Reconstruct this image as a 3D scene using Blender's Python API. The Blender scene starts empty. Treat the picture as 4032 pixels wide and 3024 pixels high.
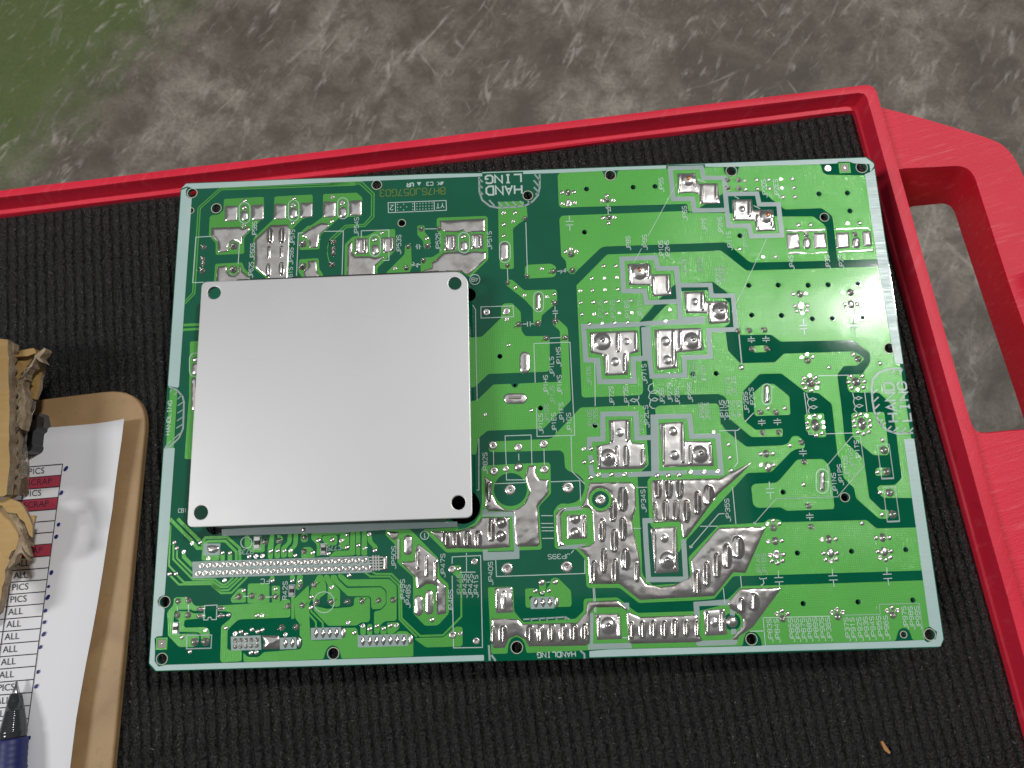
import bpy, bmesh, math, random
import numpy as np
from mathutils import Vector, Matrix, noise
from mathutils.geometry import delaunay_2d_cdt
random.seed(7)
R = math.radians
SC = bpy.context.scene
COL = SC.collection

# ------------------------------------------------------------------ camera, world, lamps, exposure
ZM = 0.8000          # top of the rubber mat's ribs (floor is z = 0)
ZB = 0.8276          # solder side of the circuit board
CAM = (0.14023058, 0.03732127, 0.2948529 + ZB)
CAX = ((0.99931063, -0.03506129, -0.01220559), (-0.0315688, -0.97552433, 0.21761363), (-0.01953666, -0.2170783, -0.97595867))
cd = bpy.data.cameras.new('camera'); cam = bpy.data.objects.new('camera', cd); COL.objects.link(cam)
cd.sensor_fit = 'HORIZONTAL'; cd.sensor_width = 36.0; cd.lens = 36.0 * 3028 / 4032
cd.clip_start = 0.01; cd.clip_end = 60
cd.dof.use_dof = True; cd.dof.focus_distance = 0.315; cd.dof.aperture_fstop = 24.0
m = Matrix.Identity(4)
for i in range(3):
    m[i][0] = CAX[i][0]; m[i][1] = -CAX[i][1]; m[i][2] = -CAX[i][2]; m[i][3] = CAM[i]
cam.matrix_world = m
SC.camera = cam

w = bpy.data.worlds.new('World'); SC.world = w; w.use_nodes = True
bg = w.node_tree.nodes['Background']; bg.inputs[0].default_value = (0.93, 0.97, 1.0, 1); bg.inputs[1].default_value = 0.075

def area(name, loc, target, sx, sy, power, col=(1, 1, 1)):
    ld = bpy.data.lights.new(name, 'AREA'); ld.shape = 'RECTANGLE'; ld.size = sx; ld.size_y = sy
    ld.energy = power; ld.color = col
    o = bpy.data.objects.new(name, ld); COL.objects.link(o); o.location = loc
    d = Vector(target) - Vector(loc); o.rotation_euler = d.to_track_quat('-Z', 'Y').to_euler()
    return o
area('ceiling_lamp_back_right', (1.700, 1.085, ZB + 3.0), (0.28, 0.13, ZB), 0.17, 0.27, 58, (1.0, 0.985, 0.96))
area('ceiling_lamp_left', (-2.05, -0.30, ZB + 2.6), (0.1, 0.1, ZB), 0.35, 0.9, 42, (1.0, 0.99, 0.97))
area('overhead_fill_panel', (-0.3, 1.0, ZB + 3.2), (-0.3, 0.9, ZB), 2.9, 2.3, 8.5, (0.97, 0.985, 1.0))  # broad fill panel, added to brighten reflections in the solder and plate
SC.view_settings.view_transform = 'Standard'; SC.view_settings.look = 'None'
SC.view_settings.exposure = 0.0; SC.view_settings.gamma = 1.0
SC.render.engine = 'CYCLES'

# ------------------------------------------------------------------ survey: photo sheets -> places on real planes
KS = 800 / 2212
TILES = dict(A=(600, 600), B=(1300, 600), C=(2000, 600), D=(2700, 600), E=(1800, 1100), F=(2400, 1100), G=(2900, 1100),
             H=(600, 1200), I=(1800, 1600), J=(2400, 1600), K=(2900, 1600), L=(560, 2050), M=(1200, 2050), N=(1800, 2050),
             O=(2400, 2050), P=(2950, 2050))
TILES = {k: (v[0], v[1], KS) for k, v in TILES.items()}
TILES.update({'1': (0, 1300, .54237), '2': (0, 2124, .54237), '3': (3200, 300, .6029), '4': (3300, 1300, .54262),
              '5': (3300, 2200, .4966), '6': (0, 0, .63291), '7': (1400, 0, .63291), '8': (0, 1300, 400/1475), '9': (0, 1750, 400/1475),
              '0': (0, 0, 1.0), 'Z': (0, 0, 4032 / 2212)})
def on_plane(sx, sy, z):
    v = ((sx - 2016) / 3028, (sy - 1512) / 3028, 1.0)
    d = [sum(CAX[i][j] * v[j] for j in range(3)) for i in range(3)]
    s = (z - CAM[2]) / d[2]
    return (CAM[0] + s * d[0], CAM[1] + s * d[1])
def tp(t, x, y, z):
    o = TILES[t]; return on_plane(o[0] + x * o[2], o[1] + y * o[2], z)
def bp(t, x, y, dz=0.0):
    """board place in millimetres"""
    p = tp(t, x, y, ZB + dz); return (p[0] * 1000, p[1] * 1000)
def S(txt, dz=0.0):
    out = []; t = None
    for k in txt.split():
        if ',' in k:
            a, b = k.split(','); out.append(bp(t, float(a), float(b), dz))
        else: t = k
    return out
def WP(txt, z):
    out = []; t = None
    for k in txt.split():
        if ',' in k:
            a, b = k.split(','); out.append(tp(t, float(a), float(b), z))
        else: t = k
    return out
def mmscale(t, x, y):
    a = bp(t, x - 20, y); b = bp(t, x + 20, y); return math.hypot(a[0] - b[0], a[1] - b[1]) / 40.0

# ------------------------------------------------------------------ materials
def srgb(r, g, b):
    f = lambda c: (c / 255 / 12.92) if c / 255 <= .04045 else ((c / 255 + .055) / 1.055) ** 2.4
    return (f(r), f(g), f(b), 1)
class NT:
    def __init__(s, name):
        s.m = bpy.data.materials.new(name); s.m.use_nodes = True; s.t = s.m.node_tree; s.b = s.t.nodes['Principled BSDF']
    def n(s, typ, **k):
        x = s.t.nodes.new(typ)
        for a, v in k.items():
            if a in x.inputs.keys(): x.inputs[a].default_value = v
            else: setattr(x, a, v)
        return x
    def l(s, a, b): s.t.links.new(a, b)
    def coords(s, scale=(1, 1, 1), rot=(0, 0, 0), kind='Object', vt='POINT'):
        tc = s.n('ShaderNodeTexCoord'); mp = s.n('ShaderNodeMapping', vector_type=vt); mp.inputs['Scale'].default_value = scale; mp.inputs['Rotation'].default_value = rot
        s.l(tc.outputs[kind], mp.inputs['Vector']); return mp.outputs['Vector']
    def noise(s, vec, scale, detail=3, rough=.5, dist=0.0):
        x = s.n('ShaderNodeTexNoise'); x.inputs['Scale'].default_value = scale; x.inputs['Detail'].default_value = detail
        x.inputs['Roughness'].default_value = rough; x.inputs['Distortion'].default_value = dist
        s.l(vec, x.inputs['Vector']); return x.outputs['Fac']
    def ramp(s, fac, stops):
        x = s.n('ShaderNodeValToRGB'); e = x.color_ramp.elements
        while len(e) < len(stops): e.new(.5)
        for i, (p, c) in enumerate(stops): e[i].position = p; e[i].color = c if len(c) == 4 else (*c, 1)
        s.l(fac, x.inputs['Fac']); return x.outputs['Color']
    def mix(s, fac, a, b, mode='MIX'):
        x = s.n('ShaderNodeMix', data_type='RGBA', blend_type=mode)
        for sock, v in ((x.inputs[0], fac), (x.inputs[6], a), (x.inputs[7], b)):
            if hasattr(v, 'is_linked'): s.l(v, sock)
            elif isinstance(v, (int, float)): sock.default_value = v
            else: sock.default_value = v
        return x.outputs[2]
    def bump(s, h, strength, dist, prev=None):
        x = s.n('ShaderNodeBump'); x.inputs['Strength'].default_value = strength; x.inputs['Distance'].default_value = dist
        s.l(h, x.inputs['Height'])
        if prev is not None: s.l(prev, x.inputs['Normal'])
        return x.outputs['Normal']
    def set(s, **k):
        for a, v in k.items():
            sock = s.b.inputs[a.replace('_', ' ')]
            if hasattr(v, 'is_linked'): s.l(v, sock)
            else: sock.default_value = v
        return s.m

def mat_simple(name, col, rough=.5, metal=0.0, spec=.5, bump=None):
    t = NT(name); t.set(Base_Color=(*col[:3], 1), Roughness=rough, Metallic=metal, Specular_IOR_Level=spec)
    if bump:
        v = t.coords(); t.set(Normal=t.bump(t.noise(v, bump[0], 3), bump[1], bump[2]))
    return t.m
MAT = {}
# bare laminate under green solder mask
t = NT('mask_over_laminate'); v = t.coords()
n1 = t.noise(v, 60, 4); dust = t.noise(v, 900, 2)
c = t.ramp(n1, [(.3, (.000, .098, .048)), (.7, (.001, .115, .058))])
c = t.mix(t.ramp(dust, [(.74, (0, 0, 0)), (.80, (.35, .35, .35))]), c, (.05, .35, .22, 1))
t.set(Base_Color=c, Roughness=t.ramp(n1, [(.3, (.04,)*3), (.7, (.07,)*3)]), Specular_IOR_Level=.42, Normal=t.bump(t.noise(v, 420, 2), .03, .0002))
MAT['bare'] = t.m
# mask over copper: woven glass relief and the copper's lustre
t = NT('mask_over_copper'); v = t.coords()
wv = t.n('ShaderNodeTexWave', wave_type='BANDS', bands_direction='X'); wv.inputs['Scale'].default_value = 430; wv.inputs['Distortion'].default_value = 2.2; wv.inputs['Detail'].default_value = 2; wv.inputs['Detail Scale'].default_value = 2.0
wh = t.n('ShaderNodeTexWave', wave_type='BANDS', bands_direction='Y'); wh.inputs['Scale'].default_value = 500; wh.inputs['Distortion'].default_value = 2.6; wh.inputs['Detail'].default_value = 2; wh.inputs['Detail Scale'].default_value = 2.0
t.l(v, wv.inputs['Vector']); t.l(v, wh.inputs['Vector'])
mx = t.n('ShaderNodeMath', operation='MULTIPLY'); t.l(wv.outputs['Fac'], mx.inputs[0]); t.l(wh.outputs['Fac'], mx.inputs[1])
patch = t.noise(v, 22, 4)
c = t.ramp(patch, [(.3, (.098, .385, .072)), (.7, (.118, .445, .086))])
c = t.mix(t.ramp(mx.outputs[0], [(.05, (.16,)*3), (.6, (0,)*3)]), c, (.022, .20, .03, 1))
nn = t.bump(mx.outputs[0], .30, .00012, t.bump(t.noise(v, 260, 3), .10, .0003))
t.set(Base_Color=c, Metallic=.42, Roughness=.50, Specular_IOR_Level=.15, Coat_Weight=.55, Coat_Roughness=.075, Normal=nn, Coat_Normal=nn)
MAT['copper'] = t.m
t = NT('mask_over_copper_lettering'); t.set(Base_Color=(.14, .24, .055, 1), Roughness=.4, Metallic=.3); MAT['copperletter'] = t.m
# white legend ink, slightly translucent and dirty
def silk(name, a, b, stain=.3):
    t = NT(name); v = t.coords()
    n1 = t.noise(v, 45, 5, .6); n2 = t.noise(v, 160, 3)
    c = t.ramp(n1, [(.3, a), (.7, b)])
    c = t.mix(t.ramp(n2, [(.70, (0,)*3), (.80, (stain,)*3)]), c, (.34, .36, .20, 1))
    st = t.noise(t.coords((1, 14, 1)), 120, 3)
    t.set(Base_Color=c, Roughness=t.ramp(st, [(.35, (.28,)*3), (.65, (.42,)*3)]), Specular_IOR_Level=.5, Normal=t.bump(st, .14, .0003))
    return t.m
MAT['border'] = silk('legend_border_ink', (.40, .56, .54), (.46, .61, .59))
MAT['silk'] = silk('legend_band_ink', (.29, .385, .375), (.335, .43, .415), .12)
MAT['ink'] = mat_simple('legend_line_ink', (.50, .62, .59), .45)
MAT['faint'] = mat_simple('legend_faint_ink', (.30, .44, .36), .4)
# solder
def solder(name, base, lo, hi, bump, bscale=700, dirt=.5):
    t = NT(name); v = t.coords()
    n1 = t.noise(v, 150, 5, .6); n2 = t.noise(v, bscale, 3)
    c = t.mix(t.ramp(n1, [(.42, (0,)*3), (.72, (dirt,)*3)]), base, (.36, .32, .285, 1))
    n4 = t.noise(v, 75, 5, .6, .6); c = t.mix(t.ramp(n4, [(.54, (0,)*3), (.70, (dirt * .7,)*3)]), c, (.22, .19, .165, 1))
    t.set(Base_Color=c, Metallic=.93, Roughness=t.ramp(n1, [(.3, (lo,)*3), (.7, (hi,)*3)]), Normal=t.bump(n2, bump, .00006, t.bump(n1, .10, .0003)))
    return t.m
MAT['solder'] = solder('tinned_solder', (.90, .87, .84, 1), .16, .27, .15, dirt=.25)
MAT['pool'] = solder('pooled_solder', (.80, .765, .735, 1), .13, .26, .15, 500, .6)
MAT['joint'] = solder('solder_joint_metal', (.80, .765, .735, 1), .18, .28, .12, dirt=.2)
MAT['pin'] = mat_simple('pin_metal', (.42, .38, .35), .3, .95)
MAT['dull'] = mat_simple('dull_tin', (.30, .29, .25), .6, .6)
MAT['copperpin'] = mat_simple('bare_copper_wire', (.62, .27, .12), .35, .95)
# aluminium base plate
t = NT('satin_aluminium'); v = t.coords((60, 1, 1)); v2 = t.coords()
st = t.noise(v, 40, 4); big = t.noise(v2, 9, 3)
sc = t.noise(t.coords((30, 1, 1), (0, 0, R(-8)), vt='TEXTURE'), 700, 2)
c = t.ramp(big, [(.3, (.665, .665, .675)), (.7, (.685, .68, .688))])
c = t.mix(t.ramp(sc, [(.72, (0,)*3), (.78, (.25,)*3)]), c, (.55, .55, .56, 1))
t.set(Base_Color=c, Metallic=1.0, Roughness=t.ramp(t.noise(v2, 30, 5, .6), [(.3, (.50,)*3), (.7, (.56,)*3)]), Normal=t.bump(st, .022, .0002))
MAT['alu'] = t.m
MAT['black'] = mat_simple('black_moulding', (.012, .012, .013), .4)
MAT['ring'] = mat_simple('laminate_edge', (.62, .60, .48), .6, bump=(300, .3, .0003))
MAT['edge'] = mat_simple('laminate_cut_edge', (.03, .22, .17), .55, bump=(300, .2, .0003))
# rubber mat
t = NT('ribbed_black_rubber'); v = t.coords()
n1 = t.noise(v, 900, 3, .6); n2 = t.noise(v, 60, 3); n3 = t.noise(v, 2200, 2)
c = t.ramp(n2, [(.3, (.0055, .0055, .0055)), (.7, (.0105, .0104, .0102))])
t.set(Base_Color=c, Roughness=t.ramp(n1, [(.35, (.13,)*3), (.65, (.52,)*3)]), Specular_IOR_Level=.62, Normal=t.bump(n1, 1.0, .0016, t.bump(n3, .6, .0007)))
MAT['mat'] = t.m
# red moulded plastic
t = NT('scuffed_red_plastic'); v = t.coords(); vs = t.coords((14, 1, 4), (0, 0, R(14)), vt='TEXTURE')
fib = t.noise(vs, 620, 5, .65); g = t.noise(v, 1100, 2); big = t.noise(v, 14, 4)
c = t.ramp(big, [(.3, (.68, .016, .045)), (.7, (.78, .024, .058))])
c = t.mix(t.ramp(fib, [(.56, (0,)*3), (.72, (.55,)*3)]), c, (.88, .16, .19, 1))
c = t.mix(t.ramp(fib, [(.22, (.4,)*3), (.38, (0,)*3)]), c, (.40, .004, .016, 1))
t.set(Base_Color=c, Roughness=.52, Specular_IOR_Level=.35, Normal=t.bump(g, .25, .0005, t.bump(fib, .30, .0009)))
MAT['red'] = t.m
t = NT('scratched_red_plastic'); v = t.coords(); g = t.noise(v, 900, 3); big = t.noise(v, 18, 4)
c = t.ramp(big, [(.3, (.70, .017, .046)), (.7, (.80, .025, .060))])
c = t.mix(t.ramp(t.noise(t.coords((12, 1, 4), (0, 0, R(60)), vt='TEXTURE'), 420, 4), [(.58, (0,)*3), (.74, (.22,)*3)]), c, (.88, .16, .19, 1))
c = t.mix(t.ramp(t.noise(t.coords((10, 1, 4), (0, 0, R(-70)), vt='TEXTURE'), 520, 4), [(.62, (0,)*3), (.74, (.3,)*3)]), c, (.45, .008, .024, 1))
t.set(Base_Color=c, Roughness=.5, Specular_IOR_Level=.35, Normal=t.bump(g, .22, .0004)); MAT['redrim'] = t.m
# concrete floor with a green painted lane
t = NT('worn_concrete'); v = t.coords(); a = R(58)
vs = t.coords((5.5, 1, 1), (0, 0, R(52)), vt='TEXTURE'); vs2 = t.coords((3.5, 1, 1), (0, 0, R(68)), vt='TEXTURE')
vs3 = t.coords((6, 1, 1), (0, 0, R(24)), vt='TEXTURE'); vs4 = t.coords((5, 1, 1), (0, 0, R(118)), vt='TEXTURE')
f1 = t.noise(vs, 58, 6, .68, 1.1); f2 = t.noise(vs2, 34, 6, .66, 1.4); f3 = t.noise(vs3, 60, 5, .66, 1.2); f4 = t.noise(vs4, 46, 5, .66, 1.6)
big = t.noise(v, 4.5, 6, .62, .4); mid = t.noise(v, 20, 6, .66, .3); fine = t.noise(v, 190, 4, .7)
c = t.ramp(big, [(.36, (.145, .120, .097)), (.5, (.255, .220, .183)), (.64, (.41, .365, .312))])
c = t.mix(t.ramp(mid, [(.40, (.65,)*3), (.56, (0,)*3)]), c, (.110, .090, .072, 1))
c = t.mix(t.ramp(fine, [(.40, (.40,)*3), (.58, (0,)*3)]), c, (.10, .084, .070, 1))
msk = t.ramp(t.noise(v, 11, 5, .65), [(.42, (.06,)*3), (.58, (1,)*3)])
def scuff(c, f, lo, hi, k):
    mm = t.mix(1.0, t.ramp(f, [(lo, (0,)*3), (hi, (k,)*3)]), msk, 'MULTIPLY'); return t.mix(mm, c, (.52, .485, .44, 1))
c = scuff(c, f1, .57, .68, .85); c = scuff(c, f2, .575, .68, .85); c = scuff(c, f3, .64, .70, .65); c = scuff(c, f4, .63, .70, .7)
g1 = t.noise(t.coords((16, 1, 1), (0, 0, R(47)), vt='TEXTURE'), 330, 3, .6, .3); g2 = t.noise(t.coords((13, 1, 1), (0, 0, R(78)), vt='TEXTURE'), 280, 3, .6, .4); g3 = t.noise(t.coords((14, 1, 1), (0, 0, R(12)), vt='TEXTURE'), 240, 3, .6, .6)
c = scuff(c, g1, .65, .72, .4); c = scuff(c, g2, .66, .73, .4); c = scuff(c, g3, .68, .74, .35)
gr = t.mix(t.ramp(mid, [(.35, (0,)*3), (.7, (.5,)*3)]), (.125, .180, .055, 1), (.185, .24, .095, 1))
gr = t.mix(t.ramp(f2, [(.58, (0,)*3), (.66, (.6,)*3)]), gr, (.34, .33, .28, 1))
gr = t.mix(t.ramp(fine, [(.42, (.25,)*3), (.6, (0,)*3)]), gr, (.07, .10, .03, 1))
gr = t.mix(t.ramp(f1, [(.60, (0,)*3), (.67, (.8,)*3)]), gr, (.50, .49, .42, 1))
sx = t.n('ShaderNodeSeparateXYZ'); t.l(v, sx.inputs[0])
fa = t.n('ShaderNodeMath', operation='MULTIPLY'); fa.inputs[1].default_value = 1.0; t.l(sx.outputs['X'], fa.inputs[0])
fb = t.n('ShaderNodeMath', operation='MULTIPLY_ADD'); fb.inputs[1].default_value = -.8436; t.l(sx.outputs['Y'], fb.inputs[0]); t.l(fa.outputs[0], fb.inputs[2])
fc = t.n('ShaderNodeMath', operation='MULTIPLY_ADD'); fc.inputs[1].default_value = .34; t.l(f2, fc.inputs[0]); t.l(fb.outputs[0], fc.inputs[2])
FLOORGREEN = t.n('ShaderNodeMapRange'); FLOORGREEN.inputs[1].default_value = -1.16; FLOORGREEN.inputs[2].default_value = -.99
t.l(fc.outputs[0], FLOORGREEN.inputs[0])
gk = t.n('ShaderNodeMath', operation='MULTIPLY_ADD'); gk.inputs[1].default_value = .92; gk.inputs[2].default_value = .08; t.l(FLOORGREEN.outputs[0], gk.inputs[0])
c = t.mix(gk.outputs[0], gr, c)
t.set(Base_Color=c, Roughness=.55, Normal=t.bump(mid, .3, .004)); MAT['floor'] = t.m
# stationery
t = NT('hardboard'); v = t.coords(); n1 = t.noise(v, 38, 5, .6); n2 = t.noise(v, 420, 3)
c = t.ramp(n1, [(.3, (.33, .205, .095)), (.7, (.43, .275, .135))]); c = t.mix(t.ramp(n2, [(.6, (0,)*3), (.75, (.35,)*3)]), c, (.24, .14, .06, 1))
c = t.mix(t.ramp(t.noise(v, 16, 2), [(.62, (0,)*3), (.66, (.30,)*3), (.70, (0,)*3)]), c, (.20, .12, .05, 1))
t.set(Base_Color=c, Roughness=.5); MAT['hardboard'] = t.m
MAT['paper'] = mat_simple('white_copy_paper', (.80, .80, .83), .8, bump=(30, .03, .003))
MAT['redcell'] = mat_simple('red_printed_cell', (.42, .040, .075), .8)
MAT['bluecell'] = mat_simple('pale_blue_printed_cell', (.30, .48, .68), .8)
MAT['print'] = mat_simple('black_print', (.018, .016, .03), .8)
MAT['blueink'] = mat_simple('blue_ballpoint_ink', (.012, .018, .16), .6)
t = NT('kraft_cardboard'); v = t.coords(); n1 = t.noise(t.coords((1, 6, 1)), 60, 5, .6); n2 = t.noise(v, 25, 4)
c = t.ramp(n2, [(.3, (.33, .20, .062)), (.7, (.49, .31, .110))]); c = t.mix(t.ramp(n1, [(.55, (0,)*3), (.8, (.4,)*3)]), c, (.58, .40, .18, 1))
t.set(Base_Color=c, Roughness=.6, Normal=t.bump(n1, .3, .001)); MAT['kraft'] = t.m
t = NT('torn_cardboard_pulp'); v = t.coords(); n1 = t.noise(v, 170, 5, .65)
t.set(Base_Color=t.ramp(n1, [(.3, (.22, .155, .09)), (.7, (.46, .36, .25))]), Roughness=.9, Normal=t.bump(n1, .8, .002)); MAT['pulp'] = t.m
t = NT('clear_tape'); t.set(Base_Color=(.9, .88, .84, 1), Roughness=.08, Transmission_Weight=.9, IOR=1.45); MAT['tape'] = t.m
MAT['clipmetal'] = mat_simple('black_clip', (.012, .012, .013), .3)
MAT['clipgrey'] = mat_simple('grey_rubber', (.10, .10, .10), .6)
t = NT('smoked_clear_plastic'); t.set(Base_Color=(.035, .037, .042, 1), Roughness=.12, Specular_IOR_Level=.6); MAT['smoke'] = t.m
MAT['pensilver'] = mat_simple('pen_tip_metal', (.55, .55, .55), .25, .95)
t = NT('ribbed_blue_grip'); v = t.coords(); t.set(Base_Color=(.012, .018, .115, 1), Roughness=.5); MAT['bluegrip'] = t.m
MAT['wood'] = mat_simple('splinter', (.42, .20, .07), .7)

# ------------------------------------------------------------------ object helpers
def empty(name, loc, label=None, cat=None, group=None):
    o = bpy.data.objects.new(name, None); COL.objects.link(o); o.location = loc; o.empty_display_size = .01
    if label: o['label'] = label; o['category'] = cat
    if group: o['group'] = group
    return o
def link(name, me, parent=None, loc=(0, 0, 0), rot=(0, 0, 0), scale=(1, 1, 1)):
    o = bpy.data.objects.new(name, me); COL.objects.link(o); o.location = loc; o.rotation_euler = rot; o.scale = scale
    if parent: o.parent = parent
    return o
def mesh(name, vs, fs, mats, smooth=False, midx=None):
    me = bpy.data.meshes.new(name); me.from_pydata(vs, [], fs)
    for mm in (mats if isinstance(mats, (list, tuple)) else [mats]): me.materials.append(mm)
    if midx: me.polygons.foreach_set('material_index', midx)
    if smooth: me.polygons.foreach_set('use_smooth', [True] * len(me.polygons))
    me.update(); return me
def rounded(pts, r, n=3):
    out = []; k = len(pts)
    for i in range(k):
        p0, p, p1 = (Vector(pts[i - 1]), Vector(pts[i]), Vector(pts[(i + 1) % k]))
        a, b = (p0 - p), (p1 - p); la, lb = a.length, b.length
        if la < 1e-6 or lb < 1e-6: continue
        d = min(r, la * .42, lb * .42)
        q0, q1 = p + a / la * d, p + b / lb * d
        for j in range(n + 1):
            u = j / n; q = q0 * (1 - u) ** 2 + p * 2 * u * (1 - u) + q1 * u * u; out.append((q.x, q.y))
    return out
def circle(c, r, n=16, ry=None, rot=0):
    ry = r if ry is None else ry
    return [(c[0] + r * math.cos(2 * math.pi * i / n + rot), c[1] + ry * math.sin(2 * math.pi * i / n + rot)) for i in range(n)]
def inside(P, loops):
    """even-odd, numpy points (n,2)"""
    x, y = P[:, 0], P[:, 1]; res = np.zeros(len(P), bool)
    for lp in loops:
        L = np.array(lp); L2 = np.roll(L, -1, 0)
        for (x0, y0), (x1, y1) in zip(L, L2):
            if y0 == y1: continue
            cnd = ((y0 > y) != (y1 > y)) & (x < (x1 - x0) * (y - y0) / (y1 - y0) + x0)
            res ^= cnd
    return res
def edge_dist(P, loops):
    d = np.full(len(P), 1e9)
    for lp in loops:
        L = np.array(lp); L2 = np.roll(L, -1, 0)
        for a, b in zip(L, L2):
            ab = b - a; q = ab @ ab
            if q < 1e-12: continue
            u = np.clip(((P - a) @ ab) / q, 0, 1)
            d = np.minimum(d, np.hypot(*(P - a - u[:, None] * ab).T))
    return d
def cdt(loops, extra=None):
    vs = []; es = []
    for lp in loops:
        s = len(vs); n = len(lp); vs += [Vector(p) for p in lp]; es += [(s + i, s + (i + 1) % n) for i in range(n)]
    if extra is not None: vs += [Vector(p) for p in extra]
    ov, oe, of = delaunay_2d_cdt(vs, es, [], 0, 1e-5, False)[:3]
    ov = [(p.x, p.y) for p in ov]
    if not of: return ov, []
    A = np.array(ov); F = np.array(of); cen = A[F].mean(1)
    keep = inside(cen, loops)
    tri = []
    for f, k in zip(of, keep):
        if not k: continue
        a, b, c = (A[i] for i in f)
        ar = (b[0] - a[0]) * (c[1] - a[1]) - (c[0] - a[0]) * (b[1] - a[1])
        if abs(ar) < 1e-9: continue
        tri.append(tuple(f) if ar > 0 else (f[0], f[2], f[1]))
    return ov, tri
def slab(name, loops, z0, z1, mats, top_fn=None, extra=None, smooth=False, side_mat=0, bottom=False, k=.001):
    """prism in mm over the loops (even-odd), top z1 or top_fn(points)"""
    ov, tri = cdt(loops, extra)
    n = len(ov)
    if top_fn is not None: zt = top_fn(np.array(ov))
    else: zt = [z1] * n
    vs = [(x * k, y * k, z * k) for (x, y), z in zip(ov, zt)]
    fs = list(tri); mi = [0] * len(fs)
    cnt = {}
    for f in tri:
        for a, b in ((f[0], f[1]), (f[1], f[2]), (f[2], f[0])):
            if (b, a) in cnt: del cnt[(b, a)]
            else: cnt[(a, b)] = 1
    low = {}
    def lo(i):
        if i not in low: low[i] = len(vs); vs.append((ov[i][0] * k, ov[i][1] * k, z0 * k))
        return low[i]
    for (a, b) in cnt: fs.append((b, a, lo(a), lo(b))); mi.append(side_mat)
    if bottom:
        for f in tri: fs.append((lo(f[2]), lo(f[1]), lo(f[0]))); mi.append(0)
    used = sorted({i for f in fs for i in f}); rm = {u: i for i, u in enumerate(used)}
    me = mesh(name, [vs[u] for u in used], [tuple(rm[i] for i in f) for f in fs], mats, smooth, mi)
    return me
def ribbon(path, width, z, vs, fs, closed=False, z0=0.0):
    """mitred flat ribbon of ink with thin sides, mm -> m appended"""
    P = [Vector(p) for p in path]
    Q = [P[0]]
    for p in P[1:]:
        if (p - Q[-1]).length > 1e-4: Q.append(p)
    P = Q; n = len(P)
    if n < 2: return
    L = []; Rr = []
    for i in range(n):
        if closed: a, b = P[i] - P[i - 1], P[(i + 1) % n] - P[i]
        else: a = P[i] - P[max(i - 1, 0)]; b = P[min(i + 1, n - 1)] - P[i]
        if a.length < 1e-6: a = b
        if b.length < 1e-6: b = a
        a = a.normalized(); b = b.normalized(); na, nb = Vector((-a.y, a.x)), Vector((-b.y, b.x))
        mm = na + nb
        if mm.length < .3: mm = na * 1.0
        mm.normalize(); s = min(1 / max(mm.dot(na), .45), 2.0) * width / 2
        L.append(P[i] + mm * s); Rr.append(P[i] - mm * s)
    base = len(vs)
    for q in L + Rr: vs.append((q.x / 1000, q.y / 1000, z / 1000))
    for q in L + Rr: vs.append((q.x / 1000, q.y / 1000, z0 / 1000))
    m = n if closed else n - 1
    for i in range(m):
        j = (i + 1) % n
        fs.append((base + i, base + n + i, base + n + j, base + j))
        fs.append((base + 2 * n + i, base + i, base + j, base + 2 * n + j))
        fs.append((base + n + i, base + 3 * n + i, base + 3 * n + j, base + n + j))
    if not closed:
        fs.append((base, base + 2 * n, base + 3 * n, base + n)); e = n - 1
        fs.append((base + e, base + n + e, base + 3 * n + e, base + 2 * n + e))

# ------------------------------------------------------------------ floor
fl = link('floor', mesh('floor', [(-6, -6, 0), (6, -6, 0), (6, 6, 0), (-6, 6, 0)], [(0, 1, 2, 3)], MAT['floor'])); fl['kind'] = 'structure'

# ------------------------------------------------------------------ red cart: rim, deck, loop handle, posts
cart = empty('utility_cart', (0.1, 0, 0), 'red moulded plastic utility cart with raised rim and loop handle', 'cart')
CO = Vector((-0.1, 0, 0))
corner = Vector(WP('3 270,232', ZM)[0]); lft = Vector(WP('6 0,1345', ZM)[0]); rgt = Vector(on_plane(4040, 2903, ZM))
du = (corner - lft).normalized(); dv = (corner - rgt).normalized()       # along back rail, along right rail
LF = corner - du * .78; RG = corner - dv * .46
nb = Vector((-du.y, du.x)); nr = Vector((dv.y, -dv.x))                    # outward normals
fourth = LF + (RG - corner)
prof_b = [(-1, -6), (0, .3), (.5, .9), (2.2, 1.2), (3.0, 2.2), (3.9, 7.6), (4.4, 8.5), (6.2, 8.7), (7.8, 8.4), (8.3, 7.4), (9.6, -34), (6, -34)]
prof_r = [(-1, -6), (0, .3), (.3, .9), (1.0, 1.2), (1.4, 2.2), (2.4, 7.6), (2.8, 8.5), (5.4, 8.7), (7.7, 8.4), (8.1, 7.4), (8.6, -34), (5, -34)]
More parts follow.
